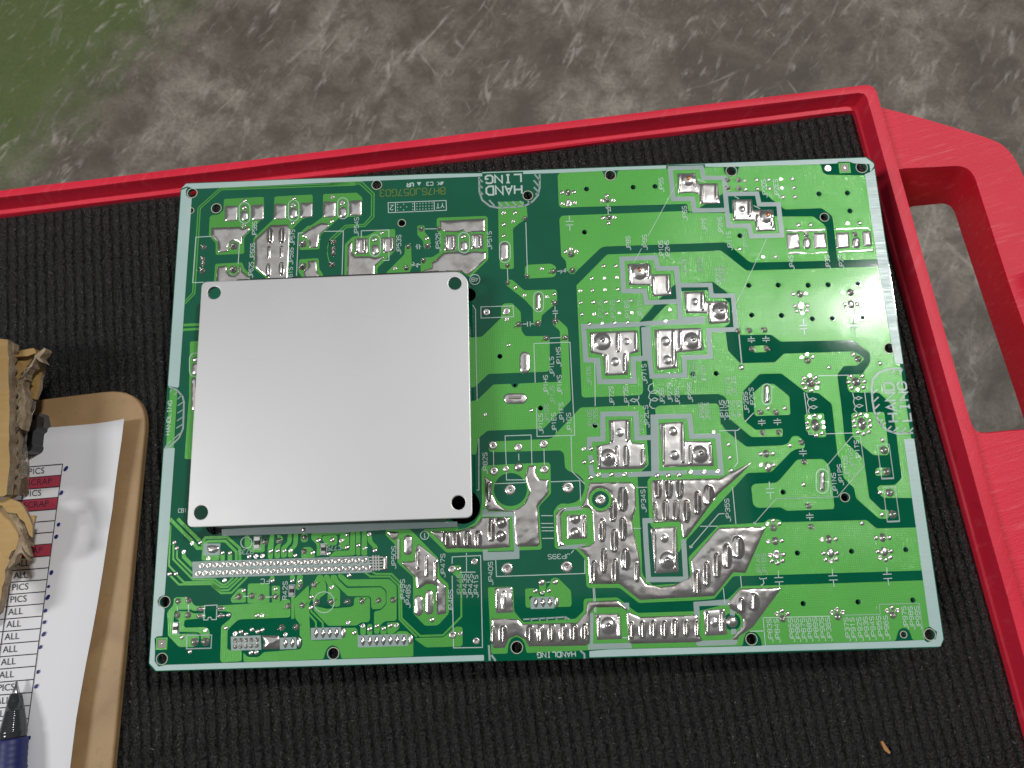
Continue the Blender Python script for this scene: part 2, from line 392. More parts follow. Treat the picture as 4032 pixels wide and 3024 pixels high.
def rim_mesh():
    vs = []; fs = []; n = len(prof_b); NS = 34
    st = []
    cr = (du.x * dv.y - du.y * dv.x)
    def isect(ob, orr):
        A = corner + nb * ob; B = corner + nr * orr
        w_ = B - A; s = (w_.x * dv.y - w_.y * dv.x) / cr; return A + du * s
    for i in range(NS + 1):
        st.append([(LF + (corner - LF) * (i / NS) * .985 + nb * (o * .001), z) for o, z in prof_b])
    # rounded corner
    for q in (0, .5, 1.0):
        row = []
        for (ob, zb), (orr, zr) in zip(prof_b, prof_r):
            X = isect(ob * .001, orr * .001); rad = .0018 + .0003 * max(ob, 0)
            a, b = X - du * rad, X - dv * rad
            p = a * (1 - q) ** 2 + X * 2 * q * (1 - q) + b * q * q
            row.append((p, zb * (1 - q) + zr * q))
        st.append(row)
    for i in range(NS + 1):
        st.append([(corner + (RG - corner) * (.02 + .98 * i / NS) + nr * (o * .001), z) for o, z in prof_r])
    for k, row in enumerate(st):
        for j, (p, z) in enumerate(row):
            wob = noise.noise(Vector((p.x * 30, p.y * 30, j * .7))) * .00025 if 1 <= j <= 8 else 0
            if j in (1, 2): wob *= 2.2
            vs.append((p.x + CO.x + wob * .5, p.y + wob, ZM + z * .001 + wob * .3))
    for k in range(len(st) - 1):
        for j in range(n - 1):
            a = k * n + j; fs.append((a, a + n, a + n + 1, a + 1))
    me = mesh('rim', vs, fs, MAT['redrim'], True); me.set_sharp_from_angle(angle=R(33)); return me
link('rim', rim_mesh(), cart)
# deck below the mat
inb, inr = -nb * .0008, -nr * .0008
dk = [LF + CO.xy + inb, corner + CO.xy + inb + inr, RG + CO.xy + inr, fourth + CO.xy]
link('deck', slab('deck', [[(p.x * 1000, p.y * 1000) for p in dk]], (ZM - .034) * 1000, (ZM - .0042) * 1000, MAT['redrim'], bottom=True), cart)
for p in (LF + Vector((.05, -.05)), corner + Vector((-.05, -.05)), RG + Vector((-.05, .05)), fourth + Vector((.05, .05))):
    q = p + CO.xy
    link('leg', slab('leg', [circle((q.x * 1000, q.y * 1000), 19, 20)], 0, (ZM - .034) * 1000 - .5, MAT['redrim'], bottom=True), cart)
# loop handle: lofted between its top outline and its lower outline
ZH = ZM + .0035; ZL = ZM - .030
top_out = WP('3 420,190 700,262 930,330 1130,392 1230,432 1300,500 1350,585 1395,690', ZH)
end_dir = Vector(on_plane(4032, 1180, ZH)) - Vector(on_plane(3880, 700, ZH)); end_dir.normalize()
lp = Vector(top_out[-1])
top_out += [tuple(lp + end_dir * (.02 * i)) for i in range(1, 9)]
lp = Vector(top_out[-1]); top_out += [tuple(lp + Vector((-.02, -.03))), tuple(lp + Vector((-.06, -.036)))]
top_in = WP('3 530,612 760,602 960,592 1020,612 1060,665 1100,790 1180,1040 1290,1380', ZH) + WP('0 4110,1500 4180,1690 4032,1684 3838,1703', ZH)
low_in = WP('3 612,852 740,842 850,831 893,842 925,880 960,990 1030,1200 1110,1440', ZL) + WP('0 4006,1571 4060,1740', ZL) + [(top_in[-2][0] - .006, top_in[-2][1] - .006), (top_in[-1][0] - .004, top_in[-1][1] - .006)]
# rim side of the outlines runs along the rail's outer face
def on_rail(t_, off): return corner - dv * t_ + nr * off
top_loop = [tuple(on_rail(-.002, .0070))] + top_out + [tuple(on_rail(.44, .0070))]
def handle():
    bm = bmesh.new()
    def loop(pts, z): return [bm.verts.new((p[0] + CO.x, p[1], z)) for p in pts]
    O0 = rounded(top_loop, .006, 3); 
    cen = Vector((sum(p[0] for p in O0) / len(O0), sum(p[1] for p in O0) / len(O0)))
    O0s = [tuple(cen + (Vector(p) - cen) * .993) for p in O0]
    # fix near-rail points so that they keep under the rim
    I0 = rounded(top_in, .005, 3); I1 = rounded(low_in, .005, 3)
    m_ = len(I0)
    ci = Vector((sum(p[0] for p in I0) / m_, sum(p[1] for p in I0) / m_))
    I0w = [tuple(ci + (Vector(p) - ci) * 1.012) for p in I0]
    def mixl(A, B, u): return [((1 - u) * a[0] + u * b[0], (1 - u) * a[1] + u * b[1]) for a, b in zip(A, B)]
    ex = []
    L2 = [[(p[0] * 1000, p[1] * 1000) for p in O0s], [(p[0] * 1000, p[1] * 1000) for p in I0w]]
    ov, tri = cdt(L2)
    vs = []; fs = []
    for (x, y) in ov: vs.append((x / 1000 + CO.x, y / 1000, ZH))
    fs += tri
    def wall(rows, flip):
        base = len(vs); n = len(rows[0][0])
        for pts, z in rows:
            for p in pts: vs.append((p[0] + CO.x, p[1], z))
        for r in range(len(rows) - 1):
            for i in range(n):
                a = base + r * n + i; b = base + r * n + (i + 1) % n
                f = (a, b, b + n, a + n); fs.append(f[::-1] if flip else f)
    wall([(O0s, ZH), (mixl(O0s, O0, .6), ZH - .0012), (O0, ZH - .0035), (O0, ZL)], True)
    wall([(I0w, ZH), (mixl(I0w, I0, .6), ZH - .0010), (mixl(I0, I1, .06), ZH - .003), (mixl(I0, I1, .5), (ZH + ZL) / 2), (I1, ZL)], False)
    bm.free()
    me = mesh('handle', vs, fs, MAT['red'], True)
    bm = bmesh.new(); bm.from_mesh(me); bmesh.ops.remove_doubles(bm, verts=bm.verts, dist=2e-5); bmesh.ops.recalc_face_normals(bm, faces=bm.faces); bm.to_mesh(me); bm.free(); me.set_sharp_from_angle(angle=R(34))
    return me
ho = link('handle', handle(), cart)

# ------------------------------------------------------------------ rubber mat with ribs
rubber = empty('rubber_mat', (0.1, 0, ZM - .004), 'black ribbed rubber mat lining the red cart tray', 'mat')
MO = Vector((0.1, 0))
q = [LF + (corner - LF) * .02, corner, RG, fourth]
link('mat_base', slab('mat_base', [[((p.x - .1) * 1000, p.y * 1000) for p in q]], 0, 2.75, MAT['mat'], bottom=True), rubber)
PITCH = .0043; LEN = .452
def rib_mesh(seed):
    rnd = random.Random(seed); vs = []; fs = []; NSEG = 300; prof = [(-1.0, 0), (-.88, .55), (-.5, .9), (0, 1.0), (.5, .9), (.88, .55), (1.0, 0)]
    n = len(prof)
    for i in range(NSEG + 1):
        y = -LEN * i / NSEG
        lump = abs(math.sin(i * math.pi / 3.0 + noise.noise(Vector((i * .06, seed, 3))) * 2.0))
        ht = .00165 * (.60 + .40 * lump + .20 * noise.noise(Vector((i * .35, seed * 3.1, 0))))
        wd = .00190 * (.88 + .12 * lump + .12 * noise.noise(Vector((i * .4, seed * 2.3, 5))))
        dx = .00045 * noise.noise(Vector((i * .09, seed * 1.7, 9)))
        for j, (a, h) in enumerate(prof):
            vs.append((a * wd + dx + rnd.uniform(-1, 1) * .00006, y, h * ht * rnd.uniform(.9, 1.08)))
    for i in range(NSEG):
        for j in range(n - 1):
            a = i * n + j; fs.append((a, a + n, a + n + 1, a + 1)[::-1])
    return mesh('rib', vs, fs, MAT['mat'], True)
ribs = [rib_mesh(s) for s in range(5)]
ang = math.atan2(dv.y, dv.x) - math.pi / 2
wid = (corner - LF).length; cosk = abs(du.x * dv.y - du.y * dv.x)
nrib = int((corner.x + .175) / PITCH)
for i in range(nrib):
    p = corner - du * (.0030 + i * PITCH / cosk)
    o = link('rib', ribs[i % 5 if i % 7 else (i // 7) % 5], rubber, (p.x - .1, p.y - .0008, .00268), (0, 0, ang))

# ------------------------------------------------------------------ circuit board
BW, BH = 290.0, 194.6
board = empty('circuit_board', (0, 0, ZM), 'green power circuit board lying solder side up with a silver module plate', 'circuit board')
BZ = ZB - ZM
def bpart(name, me, loc=(0, 0, 0), rot=(0, 0, 0), scale=(1, 1, 1), parent=None):
    if parent is not None: return link(name, me, parent, loc, rot, scale)
    return link(name, me, board, (loc[0], loc[1], loc[2] + BZ), rot, scale)
# mounting holes: tile, x, y, hole radius, rim radius (tile px)
MOUNT = [('A', 435, 445, 50, 62), ('A', 420, 635, 30, 50), ('A', 697, 610, 50, 60), ('B', 508, 355, 50, 60), ('B', 780, 770, 38, 46), ('B', 2152, 470, 50, 60),
         ('C', 1115, 250, 54, 64), ('D', 497, 205, 54, 64), ('D', 1915, 165, 58, 74), ('D', 1510, 707, 44, 56), ('G', 1665, 750, 54, 76), ('K', 1180, 990, 46, 56),
         ('L', 245, 885, 56, 66), ('L', 215, 1505, 56, 68), ('M', 310, 1445, 58, 70), ('N', 650, 1380, 60, 66), ('O', 1545, 1290, 58, 72), ('P', 1965, 1240, 58, 76),
         ('P', 1680, 1240, 32, 56)]
BIG = [('B', 1510, 1550, 76), ('I', 62, 1090, 188), ('L', 800, 45, 105)]
DARK = [('C', 855, 400), ('C', 1363, 380), ('C', 1602, 371), ('C', 833, 869), ('D', 1450, 453), ('D', 1760, 443), ('D', 1787, 638), ('D', 590, 908), ('D', 687, 1450),
        ('D', 1007, 1445), ('D', 1332, 1448), ('D', 1550, 1442), ('D', 1875, 1432), ('G', 165, 390), ('G', 490, 393), ('G', 825, 430), ('G', 1043, 424), ('G', 1373, 415),
        ('F', 908, 1033), ('F', 1161, 1025), ('E', 465, 838), ('E', 908, 1402), ('E', 1502, 1590), ('K', 507, 934), ('K', 663, 1597), ('K', 1252, 1578), ('K', 1842, 1560),
        ('P', 587, 903), ('P', 1184, 885), ('P', 1780, 865), ('L', 1515, 1280), ('N', 805, 842), ('E', 628, 1152)]
holes = []
for t_, x, y, r, rr in MOUNT: holes.append((bp(t_, x, y), r * mmscale(t_, x, y), 20))
for t_, x, y, r in BIG: holes.append((bp(t_, x, y), r * mmscale(t_, x, y), 36))
for t_, x, y in DARK: holes.append((bp(t_, x, y), (26 if t_ not in 'LN' and (t_, x) != ('E', 628) else 17) * mmscale(t_, x, y), 12))
hole_loops = [circle(c, r, n) for c, r, n in holes]
outline = rounded([(2.6, 0), (BW - 2.6, 0), (BW, 2.6), (BW, BH - 2.6), (BW - 2.6, BH), (2.6, BH), (0, BH - 2.6), (0, 2.6)], .5, 2)
bpart('substrate', slab('substrate', [outline] + hole_loops, -1.6, 0, [MAT['bare'], MAT['edge']], side_mat=1, bottom=True))
# pale rims of the drilled holes
for t_, x, y, r, rr in MOUNT:
    c = bp(t_, x, y); s = mmscale(t_, x, y)
    bpart('hole_rim', slab('hole_rim', [circle(c, (r + 7) * s, 24), circle(c, (r + .5) * s, 24)], -1.5, .14, MAT['ring']))
def hit_holes(loop, pad=.0):
    P = np.array([h[0] for h in holes]); ins = inside(P, [loop]); d = edge_dist(P, [loop])
    return [circle(holes[i][0], holes[i][1] + pad, holes[i][2]) for i in range(len(holes)) if ins[i] and d[i] > holes[i][1] + pad + .05]
CU = .07
POURS = """A 780,508 1215,485 1218,705 1180,740 1000,928 1000,1105 690,1117 690,988 615,905 625,700 650,685 720,680 775,630
A 685,1215 980,1198 1000,1260 1065,1330 1065,1440 670,1440
A 1330,482 1745,460 1748,700 1640,722 1500,860 1482,1440 1240,1440 1240,1370 1105,1265 1100,935 1318,728
A 1860,455 2212,440 B 287,438 350,490 346,695 100,712 A 1830,905 1820,1055 1605,1065 1597,885 1690,800 1725,797 1855,705
A 1600,1165 1810,1152 1818,1270 1860,1330 1860,1440 1680,1440 1590,1300
B 160,1000 250,915 400,910 520,845 708,835 710,1070 515,1260 515,1370 155,1370
B 1160,725 1180,712 1690,693 1715,710 1722,1165 1525,1360 1435,1305 985,1318 985,1150 1115,1140 1200,1085 1195,880 1160,860
B 815,1010 880,1000 890,1250 850,1340 620,1340 610,1310 810,1110
B 950,805 965,797 1020,797 1030,810 1030,870 1090,935 1095,1040 1075,1050 1030,1050 1015,1030 1015,970 950,900
B 1828,540 2108,530 2112,588 2140,590 2150,720 2075,760 1990,830 2000,1255 1985,1270 1850,1270 1835,1000
C 185,1250 215,1225 470,1212 520,1240 525,1330 495,1360 185,1375
C 540,250 570,222 1030,203 1050,270 1115,315 1180,280 1200,197 1720,180 1735,180 D 410,160 420,230 497,270 565,235 580,155 1470,132 1490,215 1530,245 1955,250 2145,270 2200,1165 1650,1172 1600,720 1590,690 1480,608 1075,622 1040,590 830,425 800,420 440,430 70,650 C 1960,640 1950,560 585,602 555,580
C 560,720 590,690 1900,640 1960,660 D 440,660 1040,700 1385,697 1420,720 1510,790 1530,830 1560,1180 720,1200 690,1190 450,990 410,980 C 1060,1025 1010,1040 750,1290 720,1325 680,1325 640,1285 630,1180 580,1130
E 520,25 545,5 600,5 730,120 1070,110 1088,130 1090,270 1040,290 920,395 915,490 890,505 845,505 830,490 825,320 745,230 530,60
E 480,290 515,262 600,260 690,350 700,560 745,620 985,617 1005,640 1010,985 980,1005 340,1030 190,1175 60,1180 60,640 270,625 480,420
E 1035,440 1070,420 1105,440 1195,520 1207,560 1238,1320 I 945,240 860,247 330,265 235,345 205,530 60,500 E 60,1350 225,1310 395,1145 585,1137 600,1170 628,1185 655,1170 670,1135 800,1128 1120,1115 1140,1090 1118,560 1040,490
E 1345,1395 2010,1370 2045,1410 I 2065,330 2085,640 2010,705 1965,770 J 305,775 350,1640 O 352,560 380,620 470,705 800,682 880,600 858,400 1190,48 J 1690,1265 1720,1235 1790,1222 1850,1235 1880,1262 K 505,1262 1415,1237 1520,1328 2000,1318 P 1880,73 1950,540 0,600 O 1345,605 1140,852 950,867 320,897 N 1770,732 1430,735 1408,710 1385,410 1290,310 1085,308 1062,290 I 1050,1145 1085,1090 1130,1057 1215,1063 1300,1040 1360,980 1390,890 1375,800 1310,735 1215,705 1175,670 1162,510 1120,478 365,500 345,480 345,385 1000,355 1030,345
C 745,1450 1080,1112 2212,1075 D 385,1070 660,1287 2170,1243 K 2010,995 1600,998 1545,945 1532,885 1560,860 1725,855 1800,780 1740,310 G 1695,1370 1610,1290 1545,1232 1240,1232 1212,1200 1200,1060 1205,1040 1370,1030 1455,900 1450,800 1260,660 480,680 F 1760,602 1420,605 1345,510 1330,205 1300,160 1130,30 D 290,1410 C 1880,1425 1815,1440 1640,1605 F 540,220 330,460 E 1985,470 2005,890 2025,1225 2000,1260 1380,1287 1355,1270 1300,80
F 450,460 625,275 770,250 775,130 1075,120 1240,200 1305,260 1312,480 1250,520 1265,570 1285,770 1420,912 1800,905 1900,808 G 520,810 1245,785 1290,790 1395,865 1350,905 1310,940 1165,945 1095,1040 K 1140,0 1180,385 1385,570 1445,1000 1580,1128 1660,1128 1650,1225 1550,1222 1300,1000 1280,890 1165,780 1135,570 1100,535 1040,0 G 1030,1350 890,1237 760,1232 735,1215 490,1025 250,1030 65,1225 F 1455,1500 1480,1550 1590,1640 J 1885,240 1885,330 1545,335 1300,130 F 1290,1340 1260,1280 1185,1248 520,1265 480,1240 465,1090 405,890 385,465
F 495,1400 540,1375 1165,1350 1195,1385 1212,1590 J 1220,190 1270,270 1490,440 1890,425 1945,400 1990,325 2050,320 2125,385 2125,455 2030,465 1975,495 1760,715 1500,725 850,1440 782,1540 750,1600 450,1300 430,1230 412,810 440,775 535,705 510,150
K 160,880 190,845 430,832 470,800 660,580 940,573 1000,635 1020,690 1065,1090 1055,1118 545,1137 480,1098 225,1105 180,1070
K 1250,90 1270,70 1600,62 1610,80 1660,500 1645,530 1490,533 1280,350 1262,320
K 740,85 950,75 975,335 890,338 755,270
G 180,1240 290,1140 405,1137 575,1275 585,1460 570,1475 215,1488 195,1470
F 1560,725 1710,718 1720,790 1570,798
K 1510,690 1530,672 1665,665 1675,745 1530,755 1510,740
O 1435,713 2212,690 P 1950,648 1990,1140 1905,1180 1895,1300 1775,1300 1755,1230 1730,1180 1680,1165 1630,1185 1610,1240 1595,1308 130,1352 O 1660,1358 1645,1280 1600,1218 1540,1203 1485,1222 1460,1290 1450,1362 0,1398 N 755,1442 738,1340 700,1285 645,1262 590,1285 558,1350 548,1448 372,1452 335,740 345,725 610,718 622,990 720,1105 1290,1068 1375,985 1378,870 1395,848 1745,835 1870,935 1960,1005 O 960,985 1215,925
N 740,750 755,738 880,738 890,818 950,825 968,745 1015,690 1020,640 1050,622 1100,625 1240,765 1247,915 1230,937 760,947 745,930
N 890,690 900,640 955,640 970,680 955,810 898,810
M 880,100 1150,95 1455,410 1470,600 1565,690 1570,1010 1450,1140 1310,1145 1180,1010 1180,610 1010,460 1000,280 880,155
I 265,670 290,645 990,610 1015,630 1022,950 890,1090 922,1540 905,1560 680,1567 N 610,325 0,345 M 1540,347 1285,95 1680,72 I 0,1345 100,1325 190,1270 245,1180 270,1050
L 345,850 370,835 525,832 547,900 580,930 690,925 690,965 560,985 530,965 380,970 345,1000 335,1200 340,1235 600,1230 620,1260 615,1330 560,1375 400,1375 300,1270 280,1250 275,990 340,920
L 360,1000 400,985 520,990 560,1010 690,1010 690,1060 460,1080 455,1150 470,1165 700,1158 735,1200 735,1300 640,1300 640,1240 610,1215 400,1210 400,1080 360,1070
L 820,925 1500,885 1530,855 1600,855 1612,880 1615,1040 1590,1055 1060,1075 1020,1100 930,1190 925,1390 950,1410 1085,1410 1085,1530 870,1545 850,1520 860,1150 970,1060 975,1000 900,985 820,985
L 1680,830 1815,700 1820,1060 1835,1305 M 300,1302 400,1290 400,1170 555,1165 575,1190 580,1250 985,1232 1020,1203 1110,1203 1182,1260 1182,1470 1165,1480 400,1503 385,1430 355,1375 305,1352 255,1375 225,1430 205,1508 0,1518 L 1105,1540 1100,1435 1150,1485 1270,1485 1320,1432 1725,1400 1745,1350 1745,1290 1715,1250 1715,1125 1665,1060 1655,850
M 240,960 505,940 535,920 540,835 690,830 710,850 710,1080 690,1105 610,1108 570,1140 255,1145 90,970 110,930
M 210,590 265,590 280,640 385,760 385,920 370,935 290,935 250,900 250,690 210,640
M 285,590 345,590 360,640 460,735 830,725 880,770 885,900 830,960 740,965 725,940 722,840 700,822 470,822 280,640
M 360,585 410,585 470,640 920,635 1000,710 1000,1075 980,1090 870,1095 820,1140 812,1230 755,1230 755,1000 770,985 830,975 890,910 890,760 835,712 465,715 365,620
M 140,590 195,590 235,700 235,790 165,840 150,880 100,900 50,800 70,740
M 1190,1285 1250,1275 1510,1270 1640,1155 1700,1155 1718,1170 1718,1350 1700,1370 1320,1380
M 1590,490 1690,488 1706,505 1706,560 1690,640 1610,580
M 500,115 548,112 550,375 260,395 330,330 480,325 490,300
M 195,165 340,155 355,170 355,250 330,270 240,270 190,215
M 385,150 405,125 480,120 485,200 480,310 405,315 375,290
M 555,115 605,112 605,380 560,380
M 625,115 675,112 680,380 615,380
M 680,165 730,160 735,220 795,280 795,320 750,340 740,290 685,230
L 1840,140 2170,128 2150,150 1960,155 1950,200 1930,260 1950,370 1900,395 1900,260 1840,200
L 1735,140 1800,140 1805,215 1780,235 1740,235 1725,210
L 1120,160 1170,160 1175,235 1330,250 1335,330 1310,345 1180,345 1115,280
L 1395,150 1440,150 1430,280 1420,420 1370,420 1365,300
L 1465,150 1520,165 1540,200 1500,275 1500,410 1440,410 1440,300 1490,240
L 1585,145 1630,145 1625,240 1570,300 1575,400 1512,405 1512,290 1580,235
L 1650,140 1700,140 1690,270 1640,330 1640,400 1585,400 1585,320 1645,260
L 1735,310 1760,290 1830,285 1870,320 1885,400 1730,410
L 660,250 850,250 840,420 820,435 660,435 645,420
L 960,850 1050,740 1120,735 1130,880 1115,890 975,895
L 1150,700 1165,685 1365,680 1385,700 1385,880 1370,898 1160,900 1145,885
L 1410,720 1425,708 1490,710 1500,725 1500,880 1485,892 1415,892
M 605,1130 665,1130 665,1245 605,1245
M 680,1130 735,1125 735,1245 680,1245
M 825,1150 890,1145 890,1240 825,1240
M 895,1110 1030,1105 1030,1170 970,1230 900,1235
L 850,350 900,345 900,440 850,440
L 930,350 980,345 980,440 930,440
L 1395,600 1440,600 1440,665 1395,665
L 1610,590 1660,590 1660,670 1610,670
L 1690,590 1750,590 1745,720 1700,760 1670,740
H 178,895 275,915 232,1565 128,1565
H 410,400 560,395 520,1680 350,1680 400,1000"""
def clampb(P, e_): return [(min(max(x, e_), BW - e_), min(max(y, e_), BH - e_)) for x, y in P]
POURS = [rounded(clampb(S(l), 1.2), .75) for l in POURS.strip().split('\n')]
cut = {}
cI = bp('I', 580, 905); sI = mmscale('I', 580, 905)
EXTRA = [(cI, 180 * sI), (bp('I', 1560, 1015), 92 * sI), (bp('O', 1335, 1100), 92 * mmscale('O', 1335, 1100))]
for lp in POURS:
    hl = hit_holes(lp, .12)
    P = np.array([e[0] for e in EXTRA]); ins = inside(P, [lp])
    for e, k in zip(EXTRA, ins):
        if k: hl.append(circle(e[0], e[1], 36))
    bpart('copper_pour', slab('copper_pour', [lp] + hl, 0.0, CU, MAT['copper']))
# narrow traces
TR = [("A 2212,332 735,392 500,602 440,1530 345,1630", 13), ("A 2212,356 750,408 522,612 462,1540 355,1650", 13),
      ("B 0,322 345,322 478,450 476,705 378,805 180,815 20,962", 13), ("B 0,347 325,345 452,462 450,690 368,785 165,795 0,945", 13),
      ("H 340,222 520,215", 30), ("H 300,300 345,272 520,262", 28),
      ("L 300,-20 545,225 600,300 660,300", 36), ("L 385,-20 632,225", 36), ("L 650,235 690,185 925,180 1062,300 1065,440", 30), ("L 640,262 720,225 905,222 1025,340 1025,440", 30),
      ("L 308,50 290,490 360,562", 20), ("L 342,245 337,420 552,640 790,640 875,700 912,695 990,620", 21), ("L 380,310 376,405 550,578", 21), ("L 452,350 452,395 550,492", 40),
      ("L 370,585 455,672 770,665 860,725 925,722 1040,620", 21), ("L 298,590 400,695 755,690 848,760 940,755 1085,618", 21), ("L 756,700 860,790 972,785 1145,612", 21),
      ("M 740,560 775,580 945,580 1045,680 1055,1062 1255,1255 1505,1248 1705,1045 1703,560", 20), ("M 655,565 715,608 925,608 1025,705 1032,1075 1220,1265", 20),
      ("M 75,840 35,905 20,990 120,1100 125,1180", 19), ("M 68,950 72,990 195,1110 200,1175", 19),
      ("A 1905,1050 1930,955 1905,1100 1925,1195", 10), ("L 1640,820 1640,1070", 34), ("N 1030,665 960,672", 6)]
for txt, wd in TR:
    path = S(txt); vs = []; fs = []; t0 = txt.split()[0]; x0, y0 = map(float, txt.split()[1].split(','))
    ribbon(path, wd * mmscale(t0, x0, y0), CU - .008, vs, fs)
    bpart('copper_trace', mesh('copper_trace', vs, fs, MAT['copper']))

# ---- legend: pale border and bands
ZS = .12
def band(txt, mat='silk', z=ZS, r=.15, name='legend_band', holes_=True):
    lp = rounded(clampb(S(txt) if isinstance(txt, str) else txt, .35), r, 2)
    return bpart(name, slab(name, [lp] + (hit_holes(lp, .55) if holes_ else []), 0.0, z, MAT[mat]))
e = .35
def inner(txt): return S(txt)
def ring_cut(lp):
    P = np.array([h[0] for h in holes]); return lp
tl = S("A 725,392 B 0,332 1655,262"); 
def bedge(i): return i
# the border is laid as strips between cut-outs
band([(e + 1.9, BH - e)] + [(BW * .37, BH - e)] + S("B 1655,215 1655,262 0,330") + S("A 560,395 455,398") + S("A 380,372") + [(e, BH - e - 2.2)], 'border', name='border_band')
band([(BW * .37 + .3, BH - e)] + [(BW * .645, BH - e)] + S("C 1722,140 1722,178 1190,195 1030,203 545,225 C 165,237 165,205") + S("B 2105,212 1665,228"), 'border', name='border_band')
band([(BW * .645 + .3, BH - e)] + [(BW - 3.2, BH - e), (BW - e, BH - 3.2)] + S("D 2058,150 2010,215 2000,130 1830,120 1780,102 1660,104 1645,122 1470,130 590,155 420,160 210,158 210,130 0,138 C 1800,140"), 'border', name='border_band')
band(S("D 2058,175 G 1822,920 1725,920") + S("D 2095,1240 1950,240 2010,215"), 'border', name='border_band')
band(S("K 1950,352 P 1970,-60 2112,1290 2080,1370 130,1425") + S("O 0,1480") + S("N 1442,1500 1440,1420") + S("O 0,1402") + S("O 1450,1368 1660,1362 P 130,1357 1600,1312 1770,1305 1900,1300 1940,1325 2030,1290 2045,1210 1960,1150 1815,75") + S("K 1820,355"), 'border', name='border_band')
band([(3.0, e)] + S("L 300,1640") + S("M 0,1592 1952,1540 1950,1462 400,1508 225,1514 0,1522") + S("L 260,1570 180,1590 135,1530 140,1440 140,1400 135,1285 160,1260 220,1255 245,960 180,925 165,880 190,830 245,810 300,60 300,20") + S("H 245,1560 105,1565") + [(e, 3.0)], 'border', name='border_band', holes_=False)
band([tuple(bp('H', 165, 880)), tuple(bp('H', 275, 905))] + S("H 290,890 350,0") + S("A 430,500 400,500 370,470 365,420 385,385") + [(e, BH - 3.2)] + [(e, BH * .6)], 'border', name='border_band')
def loopband(txt, wd, closed=True, z=ZS):
    path = S(txt); vs = []; fs = []; t0 = txt.split()[0]; x0, y0 = map(float, txt.split()[1].split(','))
    ribbon(path, wd * mmscale(t0, x0, y0), z, vs, fs, closed)
    bpart('legend_band', mesh('legend_band', vs, fs, MAT['silk']))
loopband("D -170,175 170,165 195,280 420,278 445,628 95,634 75,505 -135,510", 50)
loopband("D 430,455 775,450 800,568 1010,565 1045,905 715,915 690,800 465,800", 50, z=ZS + .006)
loopband("C 1240,1160 1605,1145 1635,1265 1835,1262 1865,1622 1510,1637 1485,1510 1260,1510", 52)
loopband("F 770,65 1095,62 1110,180 1345,178 1378,545 1078,555 1098,842 812,855 822,1047 460,1057 440,880", 50, False, ZS + .004)
loopband("F 752,40 768,440", 52, False, ZS + .008)
band("F 790,412 1042,405 1042,482 0,520 0,468 330,465 420,455 745,440", z=ZS + .012)
band("F 345,525 445,512 475,1000 415,888 360,860", z=ZS + .016)
loopband("E 1400,520 1375,515 1402,880 1530,882 1552,1115 1925,1110 1915,868 2060,858", 55, False, ZS + .004)
band("E 1350,490 1995,470 1995,515 1400,542 1350,540", z=ZS + .02)
loopband("I 1440,480 1440,360 1587,355 1585,85 1945,80 1957,345 2125,338", 55, False)
loopband("J 500,112 870,107 895,330 1180,322 1215,722 900,722", 55, False)
band("J 445,90 530,90 540,705 840,695 840,740 200,770 200,720 455,708", z=ZS + .006)
loopband("I 1448,535 1460,590", 50, False); loopband("I 1452,640 1470,745 1500,760", 50, False); loopband("I 1570,755 1650,752", 50, False); loopband("I 1712,748 1795,745", 50, False); loopband("I 1860,745 2212,730", 55, False, ZS + .01)
loopband("J 465,1242 385,1245 O 400,300 425,642 830,637 805,205", 55, False, ZS + .004)
band("N 278,318 330,315 332,342 618,335 640,250 650,285 678,280 678,415 285,435")
band("I 272,1130 320,1120 340,1150 600,1148 620,1165 640,1500 620,1560 600,1200 325,1195 275,1200", z=ZS + .01)
band("I 1085,1110 1345,1085 1350,1112 1395,1120 1140,1145"); band("I 1110,1520 1420,1495 1300,1552 1110,1555")
band("N 1445,1010 1485,1005 1480,1340 1895,1330 1902,1388 1425,1405 1422,1370 1450,1330"); band("N 1790,895 1870,893 1875,975 1850,960")
band("O 912,885 1300,855 1330,900 1310,920 975,930 985,1060 920,1020"); band("O 945,1310 1390,1292 1392,1330 1375,1350 965,1365 945,1350"); band("O 1310,960 1362,985 1365,1035 1310,1030"); band("O 1322,1180 1378,1178 1378,1230 1322,1240")
band("L 547,447 M 0,408 690,385 735,560 690,565 L 550,628"); band("L 965,1262 1290,1248 1298,1405 970,1415"); band("L 1495,1275 1678,1268 1682,1395 1500,1402")
band("M 65,1168 395,1160 400,1288 70,1300"); band("M 575,1248 1118,1235 1125,1362 580,1380"); band("N 800,838 1050,825 1058,955 800,962"); band("L 670,250 852,248 845,375 666,380")
band("L 865,95 M 0,50 1660,10 1665,68 880,100 L 2212,128 870,165", z=ZS)
